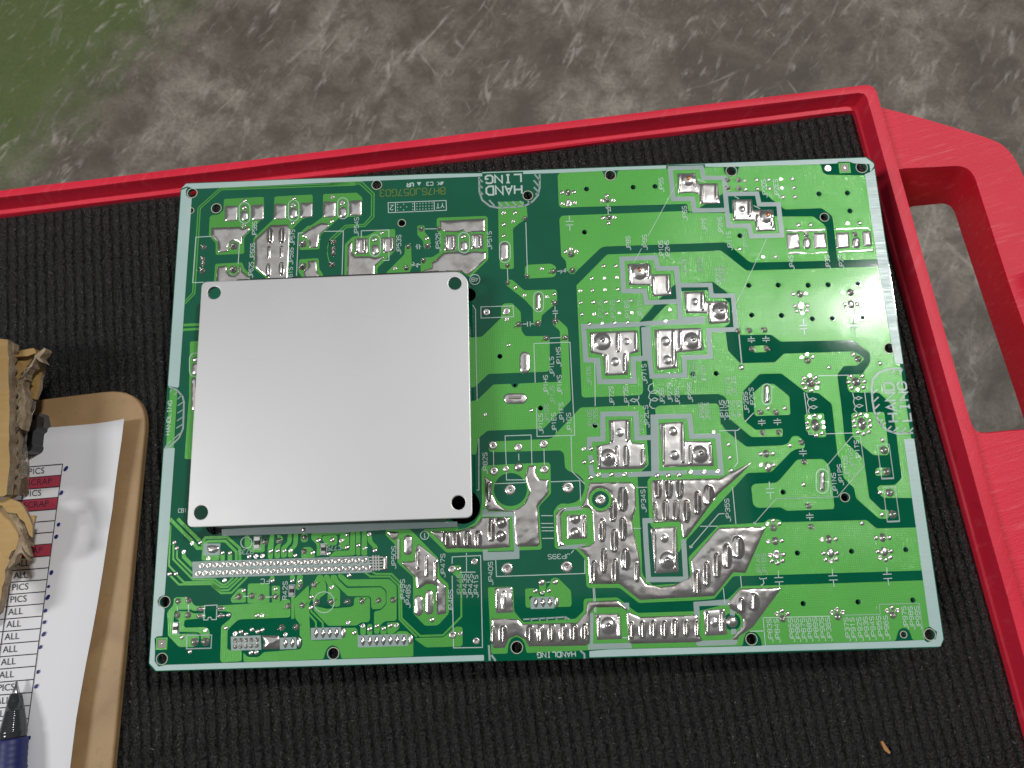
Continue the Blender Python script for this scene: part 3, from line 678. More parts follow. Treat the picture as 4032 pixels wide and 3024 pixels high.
# hatch band of the lower handling mark and other thin ink work
def ink_obj(name, strokes, mat='ink', z=.135):
    vs = []; fs = []
    for i, (path, wd, closed) in enumerate(strokes): ribbon(path, wd, z + .0035 * (i % 9), vs, fs, closed)
    return bpart(name, mesh(name, vs, fs, MAT[mat]))
LINES = """A 645,915 475,925 440,1420 560,1415
A 950,990 935,1215
A 1870,862 2080,858 2065,1335
A 1640,875 1590,880 1570,1345
B 340,930 340,855 640,845 640,1175 580,1180
B 1030,835 1155,833
B 632,550 1262,525 1266,632 635,658 632,550
B 712,548 712,655
B 918,540 922,648
B 1132,532 1135,640
B 880,1225 985,1222
B 900,1195 950,1250 958,1212 895,1238
B 945,1000 948,1055
B 970,1000 973,1055
B 930,1028 945,1027
B 973,1026 990,1025
B 2130,765 2148,1320
B 1930,1270 1935,1400
C 1088,560 1092,680
C 1062,600 1118,640 1112,598 1066,602
C 668,690 670,752
C 628,755 714,752
C 632,792 714,790
C 672,795 676,855
C 535,1295 640,1290
C 570,1318 630,1265 625,1302 575,1285
E 258,300 608,290 615,408 260,422 258,300
E 835,700 1228,685 1268,1480
E 1010,640 1125,635
E 715,488 762,486
E 765,460 767,515
E 795,458 797,513
E 797,486 830,484
E 1065,295 1067,345
E 1038,347 1097,345
E 1040,372 1098,370
E 1070,372 1072,420
E 170,280 200,330 208,900 218,1320
E 1497,900 1503,1380
E 835,700 850,1125
I 865,20 870,328 1278,315 1272,80
I 395,475 398,650
I 945,460 950,635
I 670,515 672,590
I 535,640 522,322 805,312 815,640
I 535,715 537,802 745,800
I 405,843 745,830
I 1020,822 1335,810 1345,1035
I 1240,325 1250,710 1390,845
I 237,350 237,910 215,912
I 915,1190 1040,1190
I 915,1275 1045,1275
I 918,1318 1050,1318
I 918,1355 1050,1355
I 925,1438 1052,1435
N 420,430 428,608 1390,575 1388,430
M 1605,470 1605,395 1915,380 1935,1380 1620,1385 1605,600
M 1760,350 1762,560
M 1690,562 1860,560
J 1250,1168 1190,1170 870,1545
J 870,1545 905,1530
J 870,1545 875,1515
J 1338,880 1375,1280
K 185,1285 430,1005 1100,985 1390,640 1345,325 1255,330 990,640 1030,980
K 185,1285 190,1258
K 185,1285 212,1275
J 1190,265 1395,262 1420,238
J 1475,168 1570,70
J 1365,265 1395,610 1355,665
K 1530,425 1660,415 1710,780 1580,785 1530,425
K 1595,880 1725,875 1775,1248 1640,1255 1595,880
K 785,270 787,305 895,310
K 965,300 1280,290
F 1540,620 1542,645
F 1503,650 1580,645
F 1505,672 1585,668
F 1545,672 1548,692
F 1700,615 1702,640
F 1663,645 1740,640
F 1665,667 1745,663
F 1705,667 1708,687
F 2110,435 2113,495
F 2065,505 2150,500
F 2070,540 2150,535
F 2118,545 2125,605
G 1270,420 1275,480
G 1235,488 1310,484
G 1240,525 1320,522
G 1283,525 1292,600
F 475,1130 430,1155 420,1200 450,1240 500,1240 525,1215 490,1205 440,1235 425,1285 455,1320 505,1325 525,1305 490,1290 445,1320 435,1375 465,1405 495,1405
F 320,1265 318,1300 270,1335 225,1320 250,1300 300,1310 325,1370
G 760,1240 775,1290 830,1320 868,1305 830,1290 780,1310 770,1345 790,1390 840,1410 878,1390 840,1375 795,1392 780,1430 792,1462
G 1263,1235 1275,1285 1325,1310 1365,1290 1325,1275 1280,1300 1272,1335 1290,1378 1335,1395 1375,1375 1335,1360 1295,1380 1280,1420 1310,1450
G 735,1230 768,1465
G 1395,1230 1420,1440
G 885,1050 1290,1042
J 1655,138 1656,160
J 1615,163 1695,158
J 1615,188 1700,183
J 1657,188 1658,212
J 1828,130 1829,152
J 1785,155 1865,150
J 1785,180 1870,176
J 1828,180 1829,205
J 1738,820 1741,895
J 1700,900 1790,895
J 1703,940 1795,937
J 1750,940 1755,1012
K 720,460 722,487
K 680,490 760,487
K 683,517 763,515
K 725,517 727,545
K 793,1160 795,1184
K 757,1187 835,1182
K 760,1213 838,1210
K 798,1213 800,1240
P 315,545 319,618
P 272,622 368,618
P 277,668 372,664
P 325,668 330,720
P 903,525 907,598
P 862,602 957,598
P 868,648 963,644
P 915,648 922,722
P 1495,508 1499,580
P 1455,585 1550,581
P 1461,632 1555,627
P 1508,632 1520,705
P 150,1057 880,1040
P 1040,1030 1425,1018 1413,912 1848,900 1903,1300
P 150,1057 175,1355
P 10,1205 165,1200
O 1425,600 1437,725
O 1238,735 1255,900
O 985,62 1175,60
O 1630,620 1640,635 1705,630 1708,618
O 1672,640 1680,680 1650,715
O 1650,715 1652,695
L 680,925 815,918 808,1075 760,1078 745,1050 720,1055 715,1080 672,1082 680,925
L 1100,825 1160,824
L 1345,832 1410,830
L 385,930 384,985
L 505,915 506,990
N 975,672 1015,668
N 1495,735 1512,1000
N 1480,735 1497,1000
N 1800,1275 1855,1275
N 1240,355 1270,320
C 1835,345 1525,910
C 1455,1045 1370,1200
D 880,940 620,1500 500,1740
D 530,480 580,505
D 740,580 810,615
D 130,290 215,330
J 295,882 410,882
J 255,1328 340,1328"""
THICK = """F 1408,600 1440,930 = 14
K 1576,788 1712,782 = 18
K 1641,1256 1776,1250 = 18
L 485,1250 757,1245 750,1388 485,1395 485,1250 = 11
B 1622,270 1625,430 1655,520 1740,588 1830,605 2000,597 2108,583 C 205,575 275,530 325,470 347,380 345,240 = 20
B 1625,290 1660,325 = 18
B 1628,360 1660,390 = 18
B 1635,430 1662,462 = 18
B 1730,520 1790,585 = 18
B 1830,540 1880,598 = 18
B 1905,540 1955,595 = 18
B 1985,535 2035,590 = 18
B 2065,532 2115,580 = 18
C 300,460 330,440 = 18
C 215,535 245,555 = 18
C 282,380 325,425 = 18
C 280,305 340,375 = 18
C 290,240 345,305 = 18
G 1800,972 1640,980 1545,1020 1485,1085 1468,1180 1480,1330 1500,1450 K 1560,190 1640,262 1740,297 1920,290 = 20
G 1805,975 1770,1035 = 20
G 1680,1035 1720,990 = 16
G 1480,1245 1530,1200 = 16
G 1495,1330 1545,1280 = 16
G 1505,1410 1555,1360 = 16
G 1515,1490 1565,1445 = 16
G 1540,1570 1590,1525 = 16
K 1575,205 1625,180 = 16
K 1640,260 1685,215 = 16
K 1700,285 1755,230 = 16
K 1785,295 1840,230 = 16
K 1870,292 1920,235 = 16
H 180,890 270,930 330,1000 345,1060 335,1350 290,1450 200,1540 135,1565 = 18
H 190,955 225,910 = 12
H 240,985 275,940 = 12
H 275,1030 318,985 = 12
H 278,1100 335,1060 = 12
H 275,1180 338,1140 = 12
H 270,1265 335,1220 = 12
H 262,1345 330,1300 = 12
H 225,1470 300,1400 = 12
H 140,1550 205,1480 = 12
N 345,1355 355,1525 = 22
N 372,1462 420,1525 = 22
N 1340,1415 1385,1452 1387,1500 = 20
N 720,1075 1180,1050 1225,1075 = 16
N 790,1068 815,1095 = 12
N 880,1064 905,1090 = 12
N 960,1060 985,1086 = 12
N 1060,1056 1090,1082 = 12
N 1160,1052 1185,1075 = 12"""
for l in LINES.split('\n'):
    t0 = l.split()[0]; x0, y0 = map(float, l.split()[1].split(',')); pth = S(l); cl = l.split()[1] == l.split()[-1]
    if cl: pth = pth[:-1]
    ink_obj('legend_outline' if len(pth) > 3 else 'legend_line', [(pth, (5.0 if l.startswith(('C 18', 'C 145', 'D 880')) else 8.5) * mmscale(t0, x0, y0), cl)], 'faint' if (t0 in 'KP' and len(pth) > 3) else 'ink')
for l in THICK.split('\n'):
    a, wd = l.split('='); t0 = a.split()[0]; x0, y0 = map(float, a.split()[1].split(',')); pth = S(a); cl = a.split()[1] == a.split()[-1]
    ink_obj('legend_mark', [(pth[:-1] if cl else pth, float(wd) * mmscale(t0, x0, y0), cl)], 'silk', .139)
def oval_path(t_, x, y, w_, h_, n=8):
    r = min(w_, h_) / 2; pts = []
    if h_ >= w_:
        for i in range(n + 1): a = math.pi * i / n; pts.append((x + r * math.cos(a), y - (h_ / 2 - r) - r * math.sin(a)))
        for i in range(n + 1): a = math.pi + math.pi * i / n; pts.append((x + r * math.cos(a), y + (h_ / 2 - r) - r * math.sin(a)))
    else:
        for i in range(n + 1): a = math.pi / 2 + math.pi * i / n; pts.append((x - (w_ / 2 - r) + r * math.cos(a), y - r * math.sin(a)))
        for i in range(n + 1): a = -math.pi / 2 + math.pi * i / n; pts.append((x + (w_ / 2 - r) + r * math.cos(a), y - r * math.sin(a)))
    return [bp(t_, *p) for p in pts]
for a in [('A', 1005, 660, 118, 228), ('A', 1538, 635, 115, 230), ('A', 2075, 610, 115, 230), ('B', 488, 1015, 118, 235), ('B', 1457, 985, 120, 225), ('B', 1902, 1085, 118, 232),
          ('E', 887, 245, 108, 220), ('G', 330, 1250, 105, 225), ('K', 932, 815, 132, 265), ('H', 470, 655, 130, 260), ('B', 1575, 1385, 110, 110), ('L', 1135, 240, 122, 122),
          ('M', 210, 888, 222, 230), ('M', 1305, 160, 90, 90)]:
    ink_obj('legend_outline', [(oval_path(*a), 8 * mmscale(*a[:3]), True)])
# date-code dots inside the small upper box
vs = []; fs = []
for cx, rows in ((735, (568, 600, 630)), (768, (598,)), (800, (566, 628)), (833, (595,)), (900, (562, 592, 624)), (945, (560, 590, 621)), (978, (558, 588, 620)), (1010, (557, 587, 618)), (1043, (555, 586, 617)), (1077, (553, 585, 615)), (1110, (552, 584, 613))):
    for cy in rows:
        lp = circle(bp('B', cx, cy), .24, 8); b0 = len(vs); vs += [(p[0] / 1000, p[1] / 1000, .00013) for p in lp]; fs.append(tuple(range(b0, b0 + 8)))
bpart('legend_dots', mesh('legend_dots', vs, fs, MAT['ink']))

# ---- stroke lettering
G_ = {'J': "24 16 36 46|4", }
FONT = {
 'A': [[(0, 0), (2, 6), (4, 0)], [(.8, 2.2), (3.2, 2.2)]], 'B': [[(0, 0), (0, 6), (2.8, 6), (3.7, 5.3), (3.7, 4), (2.8, 3.2), (0, 3.2)], [(2.8, 3.2), (4, 2.4), (4, .8), (2.8, 0), (0, 0)]],
 'C': [[(4, 5), (3, 6), (1, 6), (0, 5), (0, 1), (1, 0), (3, 0), (4, 1)]], 'D': [[(0, 0), (0, 6), (2.6, 6), (4, 4.6), (4, 1.4), (2.6, 0), (0, 0)]],
 'E': [[(4, 6), (0, 6), (0, 0), (4, 0)], [(0, 3.1), (3, 3.1)]], 'F': [[(4, 6), (0, 6), (0, 0)], [(0, 3.1), (3, 3.1)]],
 'G': [[(4, 5), (3, 6), (1, 6), (0, 5), (0, 1), (1, 0), (3, 0), (4, 1), (4, 2.7), (2.4, 2.7)]], 'H': [[(0, 0), (0, 6)], [(4, 0), (4, 6)], [(0, 3), (4, 3)]],
 'I': [[(1, 0), (3, 0)], [(1, 6), (3, 6)], [(2, 0), (2, 6)]], 'J': [[(4, 6), (4, 1.2), (3, 0), (1, 0), (0, 1.2)]], 'K': [[(0, 0), (0, 6)], [(4, 6), (0, 2.5)], [(1.3, 3.6), (4, 0)]],
 'L': [[(0, 6), (0, 0), (4, 0)]], 'M': [[(0, 0), (0, 6), (2, 2.5), (4, 6), (4, 0)]], 'N': [[(0, 0), (0, 6), (4, 0), (4, 6)]],
 'P': [[(0, 0), (0, 6), (3, 6), (4, 5.2), (4, 3.6), (3, 2.8), (0, 2.8)]], 'Q': [[(1, 0), (0, 1), (0, 5), (1, 6), (3, 6), (4, 5), (4, 1), (3, 0), (1, 0)], [(2.5, 1.6), (4.2, -.4)]],
 'R': [[(0, 0), (0, 6), (3, 6), (4, 5.2), (4, 3.6), (3, 2.8), (0, 2.8)], [(2, 2.8), (4, 0)]], 'S': [[(4, 5.1), (3, 6), (1, 6), (0, 5.1), (0, 4), (1, 3.2), (3, 2.8), (4, 2), (4, .9), (3, 0), (1, 0), (0, .9)]],
 'T': [[(0, 6), (4, 6)], [(2, 6), (2, 0)]], 'U': [[(0, 6), (0, 1.2), (1, 0), (3, 0), (4, 1.2), (4, 6)]], 'V': [[(0, 6), (2, 0), (4, 6)]], 'W': [[(0, 6), (1, 0), (2, 4), (3, 0), (4, 6)]],
 'X': [[(0, 0), (4, 6)], [(0, 6), (4, 0)]], 'Y': [[(0, 6), (2, 3), (4, 6)], [(2, 3), (2, 0)]], 'Z': [[(0, 6), (4, 6), (0, 0), (4, 0)]],
 '0': [[(1, 0), (0, 1), (0, 5), (1, 6), (3, 6), (4, 5), (4, 1), (3, 0), (1, 0)]], '1': [[(.8, 4.8), (2, 6), (2, 0)]], '2': [[(0, 5), (1, 6), (3, 6), (4, 5), (4, 4), (0, 0), (4, 0)]],
 '3': [[(0, 5.2), (1, 6), (3, 6), (4, 5.2), (4, 3.9), (3, 3.1), (1.6, 3.1)], [(3, 3.1), (4, 2.3), (4, .9), (3, 0), (1, 0), (0, .9)]], '4': [[(3, 0), (3, 6), (0, 1.8), (4.2, 1.8)]],
 '5': [[(4, 6), (.5, 6), (.2, 3.3), (1.2, 3.8), (3, 3.8), (4, 2.9), (4, .9), (3, 0), (1, 0), (0, .9)]], '6': [[(4, 5.2), (3, 6), (1, 6), (0, 4.8), (0, 1), (1, 0), (3, 0), (4, 1), (4, 2.5), (3, 3.4), (1, 3.4), (0, 2.5)]],
 '7': [[(0, 6), (4, 6), (1.5, 0)]], '8': [[(1, 3.2), (0, 4), (0, 5.2), (1, 6), (3, 6), (4, 5.2), (4, 4), (3, 3.2), (1, 3.2)], [(1, 3.2), (0, 2.3), (0, .9), (1, 0), (3, 0), (4, .9), (4, 2.3), (3, 3.2)]],
 '9': [[(0, .8), (1, 0), (3, 0), (4, 1.2), (4, 5), (3, 6), (1, 6), (0, 5), (0, 3.6), (1, 2.7), (3, 2.7), (4, 3.5)]], ' ': []}
def lettering(s, t_, x, y, ln, h=46, rot=90, wd=6.5, mat='ink', z=.14, skew=None):
    """s centred at the place, ln along the reading direction and h cap height in sheet units"""
    c = Vector(bp(t_, x, y))
    if rot == 90: a, b = bp(t_, x, y + ln / 2), bp(t_, x, y - ln / 2); u = Vector((0, 1)); vv = Vector((-1, 0))
    elif rot == 180: a, b = bp(t_, x + ln / 2, y), bp(t_, x - ln / 2, y); u = Vector((-1, 0)); vv = Vector((0, -1))
    else: a, b = bp(t_, x - ln / 2, y), bp(t_, x + ln / 2, y); u = Vector((1, 0)); vv = Vector((0, 1))
    lm = (Vector(b) - Vector(a)).length; sc = mmscale(t_, x, y); hm = h * sc
    n = len(s); adv = lm / (n - .25); cw = adv * .75
    strokes = []
    for i, ch in enumerate(s):
        for st in FONT.get(ch, []):
            pts = [c + u * (-lm / 2 + i * adv + px / 4 * cw) + vv * (py / 6 - .5) * hm for px, py in st]
            cl = st[0] == st[-1]
            strokes.append(([(p.x, p.y) for p in (pts[:-1] if cl else pts)], wd * sc, cl))
    if strokes: ink_obj('lettering', strokes, mat, z)
TXT = """A JP58S 1112 840 165|A JP60S 1090 1080 180|A JP62S 1075 1280 170|A JP57S 1525 925 165|A JP59S 1510 1130 180|A 61S 1503 1305 105|B JP54S 287 810 200|B JP53S 748 1005 205|B JP52S 1175 980 200|B JP51S 1735 960 195
C JP5S 1670 355 155|C JP6S 1925 665 155|D JP7S 203 790 145|D JP2MS 375 800 190|C JP8S 1310 990 150|C JP9S 1490 980 165|C JP10S 1668 1060 195|C JP2HS 1735 1060 195|C JP13S 1915 1240 150 f|C JP22S 2085 1230 160 f|D JP11S 475 965 200|D JP12S 645 960 190 f|D JP2DS 855 395 195|D JP2ES 985 395 200|D JP4S 1150 1200 150|D JP3S 1545 1200 150|D JP2S 1690 1195 150|D JP21S 345 1350 180 f|D JP2QS 395 1330 180 f
E JP2JS 1560 340 220 f|E JP2NS 1695 340 220 f|E JP18S 1850 340 220 f|E JP17S 1990 320 200 f|E JP1LS 1030 950 210|E JP1MS 1105 845 210|E JP1HS 965 1150 210|E JP1KS 1115 1150 210|E JP1JS 1035 1260 200 f|E JP1DS 975 1460 200 f|E JP1FS 1135 1450 210|I JP1CS 912 190 215|I JP1ES 1055 180 215|I JP1GS 1218 180 215|E JP71S 2040 1030 210|E JP70S 1435 1050 200 f|E JP72S 1680 1270 200|E JP73S 1840 1265 210|I JP19S 1445 140 200 f|I JP20S 1508 130 200 f|I JP2KS 2000 190 190 f|I JP2LS 2060 110 240
F JP26S 570 1270 170|F JP27S 655 1235 200|F JP28S 735 1270 180|F JP2RS 875 1230 210|F JP75S 920 1000 200 f|F JP73S 1020 1030 190 f|F JP80S 1000 1440 190 f|F JP81S 1065 1440 190 f|F JP1US 1225 1425 215|F JP1VS 1280 1425 210|F JP1WS 1345 1420 200 f|F JP1XS 1410 1420 200 f|F JP1YS 1285 1170 200 f|F JP1ZS 1355 1160 200 f|F JP2BS 1485 1340 225|F JP2CS 1550 1290 215
K JP1NS 1065 840 225|K JP1PS 1130 745 225|K JP1QS 1190 655 230 f|K JP1RS 1250 565 215 f|K JP1TS 1315 480 215|I JP82S 305 620 230|J JP34S 370 1030 245|J JP35S 1285 1130 245|N JP40S 365 575 250|N JP41S 205 715 240|N JP42S 145 710 255|N JP43S 85 710 255|N JP44S 22 710 255 f|M JP49S 1065 765 250|M JP48S 1125 825 250|M JP50S 970 400 245|M JP47S 1505 490 255|M JP46S 1590 880 255
O JP1AS 1620 480 230 f|O JP1BS 1683 475 235 f|P JP83S 225 1200 255|P JP84S 303 1200 255|P JP85S 460 1195 255|P JP86S 525 1195 255|P JP87S 592 1193 255|P JP88S 657 1190 255|P JP89S 725 1185 255|P JP90S 795 1185 255|P JP36S 865 1185 255|P JP37S 1065 1185 255|P JP91S 1130 1185 255|P JP92S 1205 1180 255|P JP93S 1275 1175 255|P JP94S 1345 1172 255|P JP95S 1420 1167 255|P JP96S 1495 1165 255|P JP97S 1695 1060 250|P JP98S 1765 1060 250|P JP99S 1835 1058 250|L R42S 1555 760 195"""
for l in TXT.replace('\n', '|').split('|'):
    p = l.split(); lettering(p[1], p[0], float(p[2]), float(p[3]), float(p[4]), mat='faint' if len(p) > 5 else 'ink')
lettering('HAND', 'B', 1893, 412, 385, 100, 180, 19, z=.15); lettering('LING', 'B', 1885, 290, 385, 92, 180, 19, z=.15)
lettering('BH76J057G03', 'B', 897, 433, 705, 78, 180, 11, 'copperletter'); lettering('K C3', 'B', 1125, 342, 150, 40, 180, 8); lettering('YT', 'B', 1198, 580, 85, 55, 180, 8); lettering('2', 'B', 672, 602, 34, 55, 180, 8)
lettering('UR', 'B', 872, 355, 70, 42, 180, 12); lettering('48', 'B', 1575, 1385, 70, 44, 180, 8); lettering('1', 'M', 1305, 160, 30, 50, 180, 9)
lettering('HAND', 'G', 1678, 1335, 420, 105, 90, 19, 'silk', .15); lettering('LING', 'G', 1822, 1330, 420, 95, 90, 19, 'silk', .15)
lettering('HANDLING', 'N', 1080, 1458, 415, 52, 180, 10); lettering('HANDLING', 'H', 182, 1230, 370, 42, 90, 8); lettering('JP39S', 'N', 1110, 390, 240, 48, 180)
lettering('C77S', 'M', 320, 297, 150, 46, 180, 7, 'faint'); lettering('R73S', 'L', 1130, 340, 160, 46, 180, 7, 'faint'); lettering('FC', 'L', 1338, 660, 95, 50, 180); lettering('CB1', 'H', 330, 2240, 90, 40, 0)
# safety-mark triangles beside the code letters
for x, y in ((968, 345), (1215, 340)):
    tri = [bp('B', x - 24, y - 18), bp('B', x + 24, y - 20), bp('B', x, y + 20)]
    bpart('legend_mark', slab('legend_mark', [tri], 0, .14, MAT['ink']))

# ------------------------------------------------------------------ solder pools and pads (height fields)
def pool(name, txt, ridges=(), domes=(), h=.34, mat='solder', rough=.05, step=.36, rim=.55, r=.35, cut=(), seed=0):
    lp = rounded(S(txt), r, 2); loops = [lp] + list(cut)
    A = np.array(lp); x0, y0 = A.min(0); x1, y1 = A.max(0)
    gx, gy = np.meshgrid(np.arange(x0, x1, step), np.arange(y0, y1, step)); gx = gx + (np.arange(gx.shape[0])[:, None] % 2) * step / 2
    P = np.column_stack([gx.ravel(), gy.ravel()])
    if len(P):
        P = P[inside(P, loops)]
    if len(P):
        P = P[edge_dist(P, loops) > step * .45]
    RD = []
    for (t_, x, y, ln, wd, *hh) in ridges:
        a, b = np.array(bp(t_, x, y - ln / 2)), np.array(bp(t_, x, y + ln / 2)); RD.append((a, b, wd / 2 * mmscale(t_, x, y), hh[0] if hh else .75))
    DM = [(np.array(bp(t_, x, y)), rr * mmscale(t_, x, y), hh) for t_, x, y, rr, hh in domes]
    def top(Q):
        d = edge_dist(Q, loops)
        z = .08 + h * (1 - np.exp(-d / rim)) * np.clip(d / .12, 0, 1)
        rough_ = rough * .55
        z += np.array([noise.noise(Vector((q[0] * .32 + seed * 7, q[1] * .32, 1))) * 2.0 + .22 * noise.noise(Vector((q[0] * .95, q[1] * .95, seed + 4))) for q in Q]) * rough_ * np.clip(d / .8, 0, 1)
        for a, b, w_, hh in RD:
            ab = b - a; L = math.hypot(*ab); u = ab / L; rel = Q - a; s = rel @ u; c = np.abs(rel @ np.array([-u[1], u[0]]))
            tt = np.clip(s / L, 0, 1); prof = np.sqrt(np.clip(4 * tt * (1 - tt), 0, 1)); ww = np.maximum(w_ * (.35 + .65 * prof), .15)
            k = np.clip(1 - (c / ww) ** 2, 0, 1) * ((s > -.2) & (s < L + .2)) * np.clip(prof * 3, 0, 1)
            z = z + hh * k
            wire = np.clip(1 - (c / .5) ** 2, 0, 1) * ((s > .02 * L) & (s < .98 * L))
            z = z + .34 * wire
        for c0, rr, hh in DM:
            dd = np.hypot(*(Q - c0).T) / rr
            if hh >= 0: z = z + hh * np.clip(1 - dd ** 2, 0, 1) ** .75
            else: z = z + hh * np.clip(1 - dd, 0, 1)
        return z
    me = slab(name, loops, 0.0, 0, MAT[mat], top_fn=top, extra=P if len(P) else None, smooth=True)
    return bpart(name, me)
def rp(t_, *ls): return [(t_, *l) for l in ls]
PADS = """A 790,580 930,580 925,745 785,755
A 1075,572 1215,565 1215,735 1075,742
A 1328,558 1460,560 1455,728 1318,730
A 1610,550 1748,543 1745,708 1608,715
A 1862,532 2000,535 1995,708 1855,708
B 205,525 347,520 345,690 210,693"""
for i, l in enumerate(PADS.split('\n')): pool('solder_pad', l, h=.45, rim=.9, r=.8, rough=.10, seed=i)
pool('solder_pad', "B 265,935 410,930 410,1105 262,1110", rp('B', (295, 1015, 150, 45, .4), (375, 1010, 150, 45, .4)), r=.8, seed=11)
pool('solder_pad', "B 560,925 705,920 705,1075 580,1100 550,1000", rp('B', (585, 1005, 140, 40, .4), (680, 995, 140, 45, .4)), r=.6, seed=12)
pool('solder_pad', "B 1240,900 1375,895 1375,1070 1235,1075", rp('B', (1265, 985, 140, 45, .4), (1345, 980, 140, 45, .4)), r=.8, seed=13)
pool('solder_pad', "B 1530,890 1670,885 1672,1050 1530,1060", rp('B', (1555, 970, 140, 45, .4), (1640, 965, 140, 45, .4)), r=.8, seed=14)
pool('solder_pool', "A 640,820 950,810 985,830 1060,805 1060,850 980,930 975,1010 935,975 885,960 840,985 822,1030 830,1080 715,1095 710,980 640,910", mat='pool', seed=1)
pool('solder_pool', "A 705,1245 815,1230 812,1290 840,1330 890,1340 935,1300 945,1235 965,1230 975,1290 1065,1360 1065,1440 690,1440", mat='pool', seed=2)
pool('solder_pool', "A 1290,790 1480,785 1500,830 1470,1420 1260,1420 1260,1370 1115,1250 1115,950", rp('A', (1285, 915, 150, 62), (1415, 910, 150, 62), (1275, 1090, 120, 14, .25), (1410, 1090, 120, 14, .25), (1268, 1290, 130, 45), (1410, 1270, 130, 50)), mat='pool', seed=3)
pool('solder_pool', "A 1720,820 1840,765 1900,770 1930,800 1820,900 1800,1040 1705,1040 1705,970 1670,930 1630,920 1625,890", mat='pool', seed=4)
pool('solder_pool', "A 1690,1180 1790,1175 1795,1290 1815,1335 1815,1420 1670,1420 1640,1300 1700,1240", mat='pool', seed=5)
pool('solder_pool', "B 245,960 240,1090 275,1130 420,1130 490,1145 600,1130 490,1240 480,1370 180,1370 190,1010", mat='pool', seed=6, rough=.09)
pool('solder_pool', "B 1190,745 1690,720 1690,865 1560,868 1500,880 1450,850 1400,870 1240,865 1200,800", mat='pool', seed=7, rough=.09)
pool('solder_pool', "B 1240,1090 1400,1075 1460,1100 1540,1075 1700,1080 1700,1160 1510,1340 1430,1300 1010,1310 1010,1290 1100,1260 1110,1200", mat='pool', seed=8, rough=.12)
# stepped jumper pads
W_ = 46
pool('jumper_pad', "D -95,230 105,222 122,300 150,338 350,335 378,560 150,565 145,455 60,440 -85,450", rp('D', (-75, 340, 160, 30, .4), (95, 330, 130, 30, .4), (172, 455, 190, 34, .5), (332, 430, 180, 40, .5)), [('C', 1960, 300, 75, .9)], seed=20)
pool('jumper_pad', "D 500,515 720,508 735,625 955,620 980,855 765,862 750,745 515,745", rp('D', (528, 625, 190, 34, .5), (692, 615, 180, 40, .5), (778, 760, 140, 30, .4), (938, 730, 190, 34, .5)), [('D', 880, 700, 78, .95), ('D', 615, 625, 32, .35)], seed=21)
pool('jumper_pad', "C 1300,1215 1530,1205 1560,1235 1560,1330 1765,1325 1785,1555 1580,1570 1555,1450 1310,1445", rp('C', (1325, 1330, 200, 30, .45), (1525, 1300, 150, 34, .4), (1580, 1460, 180, 30, .45), (1742, 1430, 190, 40, .5)), [('C', 1430, 1300, 92, 1.0)], seed=22)
pool('jumper_pad', "F 805,135 1030,128 1055,240 1280,235 1310,470 1080,490 1065,370 830,370", rp('F', (838, 250, 200, 34, .5), (1010, 245, 190, 44, .5), (1088, 370, 190, 34, .45), (1275, 350, 190, 40, .5)), [('F', 1200, 350, 88, 1.0), ('F', 930, 248, 38, .35)], seed=23)
pool('jumper_pad', "E 1440,575 1960,555 1985,790 1880,815 1860,1040 1610,1050 1580,825 1450,800", rp('E', (1462, 690, 200, 34, .5), (1750, 690, 200, 56, .5), (1948, 680, 200, 44, .5), (1618, 930, 210, 44, .5), (1825, 920, 210, 44, .5)), [('E', 1580, 680, 95, 1.0), ('E', 1720, 900, 46, .4), ('E', 1845, 680, 38, .3)], seed=24)
pool('jumper_pad', "F 485,545 1000,525 1025,770 735,800 745,965 530,990 510,960", rp('F', (520, 760, 410, 40, .5), (695, 755, 400, 46, .5), (770, 665, 200, 50, .5), (985, 660, 200, 34, .5)), [('F', 610, 675, 50, .45), ('F', 630, 880, 48, .45), ('F', 895, 670, 88, 1.0)], seed=25)
pool('jumper_pad', "I 1650,150 1880,140 1895,390 2040,405 2065,640 2020,680 1530,690 1510,430 1660,400", rp('I', (1680, 280, 220, 44, .5), (1852, 272, 220, 44, .5), (1545, 545, 230, 34, .5), (1738, 545, 220, 40, .4), (1838, 545, 220, 75, .6), (2020, 560, 180, 60, .5)), [('I', 1645, 555, 90, 1.0), ('I', 1770, 285, 46, .4)], seed=26)
pool('jumper_pad', "J 540,185 800,165 825,375 1110,380 1140,650 580,665", rp('J', (582, 410, 430, 40, .5), (795, 400, 430, 46, .5), (880, 530, 210, 46, .5), (1100, 520, 210, 34, .5)), [('J', 690, 270, 46, .45), ('J', 705, 530, 50, .45), ('J', 985, 520, 90, 1.0)], seed=27)
pool('jumper_pad', "O 445,80 735,65 755,560 490,577", rp('O', (482, 320, 450, 44, .5), (712, 310, 450, 50, .5)), [('O', 595, 190, 42, .4), ('O', 630, 430, 90, 1.0)], seed=28)
pool('jumper_pad', "I 1190,1180 1415,1175 1420,1440 1195,1450", rp('I', (1390, 1320, 230, 50, .5)), [('I', 1285, 1215, 55, .8), ('I', 1285, 1375, 55, .8)], seed=29)
pool('jumper_pad', "N 405,730 600,720 615,1000 420,1010", rp('N', (428, 860, 240, 30, .4), (510, 870, 210, 40, .6)), [('N', 545, 870, 75, .3)], seed=30)
pool('jumper_pad', "N 1505,1015 1770,1010 1795,1290 1520,1300", rp('N', (1532, 1160, 240, 34, .5), (1762, 1150, 240, 40, .5)), [('N', 1645, 1140, 88, 1.0)], seed=31)
pool('jumper_pad', "O 1020,970 1255,958 1285,1240 1040,1255", rp('O', (1062, 1110, 230, 44, .5), (1220, 1100, 240, 50, .5)), [('O', 1140, 1110, 42, .4)], seed=32)
